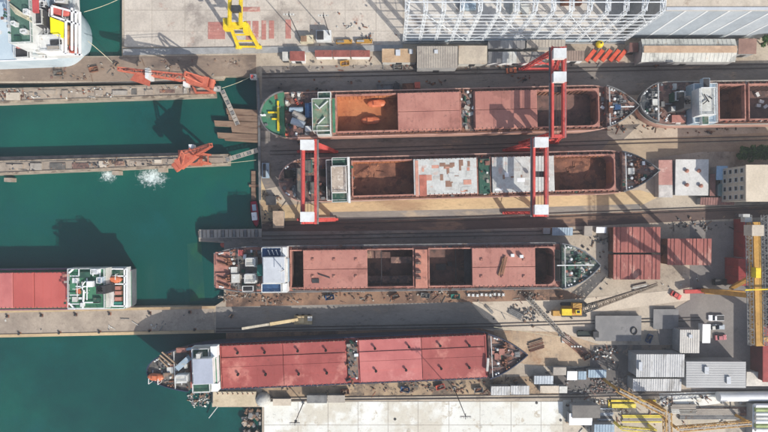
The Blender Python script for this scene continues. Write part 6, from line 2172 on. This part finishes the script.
debris('scrap_debris', 'scrap by the crawler crane', [(480, 305), (560, 300), (600, 296), (600, 312), (560, 330), (500, 326)], 90, [dgrey, wood, grey], 16)
debris('scrap_debris', 'litter on the long pier', [(0, 316), (212, 310), (212, 328), (0, 332)], 26, [grey, offw], 17, smax=.7)
debris('scrap_debris', 'scrap around the tan shed roofs', [(380, 63), (640, 58), (640, 66), (380, 70)], 150, [dgrey, grey, rustb], 18)
debris('scrap_debris', 'litter on the top quay', [(300, 5), (400, 5), (400, 44), (300, 46)], 70, [rustb, grey, offw], 19, z=.1, smax=.7)
debris('rubble', 'rocks at the water edge left of the white apron', [(246, 408), (262, 408), (262, 450), (240, 450)], 190, [pier_conc, grey, wood], 20, z=-1.6, smin=.5, smax=1.6, hmax=1.8, long=.08)
debris('scrap_debris', 'floating rubbish raft under the bottom ship stern', [(185, 391), (211, 392), (210, 405), (195, 408)], 120, [offw, grey, wood], 21, z=WZ, smax=.8, hmax=.5)
debris('scrap_debris', 'litter on the ground around the ribbed red roofs', [(620, 240), (660, 285), (700, 270), (700, 285), (640, 290)], 30, [offw, wood], 22, smax=.6)

def foam(label, cx, cy, rx, ry, seed):
    """a patch of froth on the water: thin sheet, dense by the outlet, breaking up outwards"""
    fr = Frame((cx, cy), z=WZ, base=WZ)
    m = bpy.data.materials.new('foam_froth')
    m.use_nodes = True
    n, l = m.node_tree.nodes, m.node_tree.links
    p = n['Principled BSDF']
    p.inputs['Base Color'].default_value = (.72, .82, .80, 1)
    p.inputs['Roughness'].default_value = .9
    tc = n.new('ShaderNodeTexCoord')
    ns = n.new('ShaderNodeTexNoise')
    ns.noise_dimensions = '4D'
    ns.inputs['W'].default_value = seed * 3.1
    ns.inputs['Scale'].default_value = .75
    ns.inputs['Detail'].default_value = 8
    ns.inputs['Roughness'].default_value = .72
    ns.inputs['Distortion'].default_value = .8
    l.new(tc.outputs['Object'], ns.inputs['Vector'])
    mp = n.new('ShaderNodeMapping')
    mp.inputs['Scale'].default_value = (1 / rx, 1 / ry, 1)
    l.new(tc.outputs['Object'], mp.inputs['Vector'])
    ln = n.new('ShaderNodeVectorMath')
    ln.operation = 'LENGTH'
    l.new(mp.outputs[0], ln.inputs[0])
    ma = n.new('ShaderNodeMath'); ma.operation = 'MULTIPLY_ADD'
    ma.inputs[1].default_value = -.42; ma.inputs[2].default_value = .16
    l.new(ln.outputs['Value'], ma.inputs[0])
    ad = n.new('ShaderNodeMath'); ad.operation = 'ADD'
    l.new(ma.outputs[0], ad.inputs[0]); l.new(ns.outputs['Fac'], ad.inputs[1])
    mr = n.new('ShaderNodeMapRange'); mr.interpolation_type = 'SMOOTHSTEP'
    mr.inputs['From Min'].default_value = .34; mr.inputs['From Max'].default_value = .68
    mr.inputs['To Max'].default_value = .92
    l.new(ad.outputs[0], mr.inputs['Value'])
    l.new(mr.outputs['Result'], p.inputs['Alpha'])
    b = MB(fr)
    k = 28
    b.add([(rx * 1.25 * math.cos(6.2832 * i / k), ry * 1.25 * math.sin(6.2832 * i / k), 0) for i in range(k)], [tuple(range(k))])
    o = b.build('foam', m, label=label, cat='foam', kind='stuff')
    o.location.z = WZ + .02
foam('white foam boiling from the larger outlet of middle dock wall', 152, 177, 8.6, 6.2, 1)
foam('white foam from the smaller outlet of middle dock wall', 108, 175.5, 5, 3.8, 2)

# stacked steel and fittings that fill the lower right yard
def stack(label, px, py, L_, n, rows, m, ang=0.0, w=.5):
    fr = Frame((px, py), base=.09)
    fr.ang = ang; fr.c, fr.s = math.cos(ang), math.sin(ang)
    t = thing('steel_stack', label, 'steel stack', fr)
    rnd = random.Random(int(px * 7 + py))
    for r_ in range(rows):
        for i in range(n):
            b = MB(fr)
            y = (i - n / 2) * w * 1.25
            d = rnd.uniform(-.4, .4)
            b.box(-L_ / 2 + d, y, L_ / 2 + d, y + w * (.9 + .1 * rnd.random()), .2 + r_ * .42, .2 + r_ * .42 + .36)
            b.build('beam', m[rnd.randint(0, len(m) - 1)], t)
    for x in (-L_ * .3, L_ * .3):
        b = MB(fr); b.box(x - .15, -n * w * .7, x + .15, n * w * .7, 0, .19); b.build('bearer', wood, t)
G3 = [grey, rustb, greybeige]
for a_ in (('long stack of mixed steel beams under the ochre crane beam near pipes', 708, 413, 24, 7, 2, G3), ('stack of rusty beams left of the white pipe stack', 738, 411, 11, 6, 1, [rustb, deckmix]),
           ('short stack of pale beams beside the upright ochre truss', 682, 408, 10, 6, 2, [offw, greybeige]), ('yellow painted beam stack at the bottom yard left of the upright truss', 642, 418, 16, 5, 1, [MATS['pale_yellow_paint'], beige, greybeige]),
           ('grey plate stack beside the dark tarpaulin roof', 604, 413, 6, 8, 2, [grey, silver]), ('rusty beam stack below the pale bow yard', 575, 346, 12, 5, 1, [rustb, deckmix], -.7),
           ('brown timber stack in front of the bottom ship bow', 536, 345, 6, 6, 1, [wood, rustb], .3), ('grey beam stack on the pale slab left of the crawler crane', 516, 313, 6, 5, 1, [grey, dgrey], -.5),
           ('thin dark beam pair on the quay road end', 489, 309, 4, 2, 1, [dgrey, grey], -.8), ('pale beam stack beside the large ribbed roof', 640, 287, 6, 4, 1, [offw, greybeige], .2)):
    stack(*a_)
# skylights and vents on the larger roofs
for px_, py_, z_, w_, d_, lab in ((640, 366, 7.5, 1.2, 3.2, 'skylight hatch at the left end of the upper stepped warehouse roof'), (706, 370, 7.5, 1.4, 2.6, 'skylight hatch on the left half of the smooth grey roof'),
                                  (728, 380, 7.5, 1.4, 2.6, 'skylight hatch on the right half of the smooth grey roof'), (436, 52, 7.4, 1.2, 1.2, 'small vent box on the big ribbed canopy'), (690, 336, 6, 1.2, 1.2, 'small vent box on the cream roof shed'),
                                  (398, 53, 4.5, 1.6, 2.2, 'pale roof unit on the tan flat roofed workshop, left'), (411, 52, 4.5, 1.2, 1.6, 'pale roof unit on the tan flat roofed workshop, right')):
    fr = Frame((px_, py_), z=z_, base=z_ - .06)
    t = thing('roof_hatch', lab, 'roof hatch', fr)
    b = MB(fr); b.box(-w_ / 2, -d_ / 2, w_ / 2, d_ / 2, 0, .5); b.build('curb', offw, t)
    b = MB(fr); b.box(-w_ / 2 - .1, -d_ / 2 - .1, w_ / 2 + .1, d_ / 2 + .1, .5, .6); b.build('cap', greyroof, t)
# drain covers on the white apron
for i, (x, y) in enumerate(((395, 419), (536.5, 402.8), (560.5, 420), (296, 421))):
    fr = Frame((x, y), base=.11)
    t = thing('drain_cover', ['dark drain cover on the white apron left of the middle mast', 'dark drain cover at the top right of the white apron', 'dark drain cover at the right end of the white apron', 'dark drain cover at the left end of the white apron'][i], 'drain cover', fr)
    b = MB(fr); b.tube((0, 0, 0), (0, 0, .06), .55, 12); b.build('lid', dgrey, t)
    b = MB(fr); b.box(-.3, -.05, .3, .05, .06, .1); b.build('handle', grey, t)

# trees at the right edge
def tree(label, px, py, h, r, seed):
    rnd = random.Random(seed)
    fr = Frame((px, py), base=.01)
    t = thing('leafy_tree', label, 'tree', fr)
    b = MB(fr)
    b.tube((0, 0, 0), (0, 0, h * .55), .28, 8, .16)
    for k in range(6):
        a = k * 1.05 + rnd.random()
        b.tube((0, 0, h * .4), (math.cos(a) * r * .6, math.sin(a) * r * .6, h * (.6 + .25 * rnd.random())), .12, 6, .04)
    b.build('trunk', bark, t)
    b = MB(fr)
    cl = [Vector((rnd.gauss(0, r * .45), rnd.gauss(0, r * .45), h * rnd.uniform(.55, .95))) for _ in range(16)]
    for k in range(1500):
        c = rnd.choice(cl)
        v = Vector((rnd.gauss(0, 1), rnd.gauss(0, 1), rnd.gauss(0, .8))).normalized() * r * .34 * rnd.uniform(.5, 1)
        p = c + v
        s_ = rnd.uniform(.14, .34)
        n = Vector((rnd.gauss(0, 1), rnd.gauss(0, 1), rnd.gauss(.6, 1))).normalized()
        u = n.orthogonal().normalized() * s_
        w = n.cross(u)
        b.add([p - u - w * .6, p + u - w * .6, p + u * .6 + w, p - u * .6 + w], [(0, 1, 2, 3)])
    b.build('crown', leafm, t)
where = [(738, 154, 6, 2.6, 'leftmost small tree of the row north of the apartment block'), (746, 155, 6.5, 3.0, 'second tree of the row north of the apartment block'), (754, 153.5, 7, 3.2, 'third tree of the row north of the apartment block'),
         (763, 154.5, 7, 3.3, 'fourth tree of the row north of the apartment block'), (772, 153, 7, 3.4, 'tree cut by the right edge north of the apartment block'), (760, 44, 6, 2.8, 'single tree right of the long pale gable shed'), (766, 37, 7, 3.2, 'tree in the corner between clad hall and right edge')]
for i, (x, y, h_, r_, lab) in enumerate(where):
    tree(lab, x, y, h_, r_, 100 + i)

# ---------------------------------------------------------------- the air between the yard and the camera
hb_ = MB()
hb_.box(-960, -960, 960, 960, -10.5, H + 3)
hz_o = hb_.build('haze', None, kind='stuff', label='thin pale summer haze over the whole harbour', cat='haze')
hm = bpy.data.materials.new('haze_air')
hm.use_nodes = True
hn, hl = hm.node_tree.nodes, hm.node_tree.links
hn.remove(hn['Principled BSDF'])
pv = hn.new('ShaderNodeVolumePrincipled')
pv.inputs['Color'].default_value = (0.93, 0.96, 1.0, 1)
pv.inputs['Density'].default_value = 0.00028
pv.inputs['Anisotropy'].default_value = 0.2
hl.new(pv.outputs[0], hn['Material Output'].inputs['Volume'])
hz_o.data.materials.append(hm)
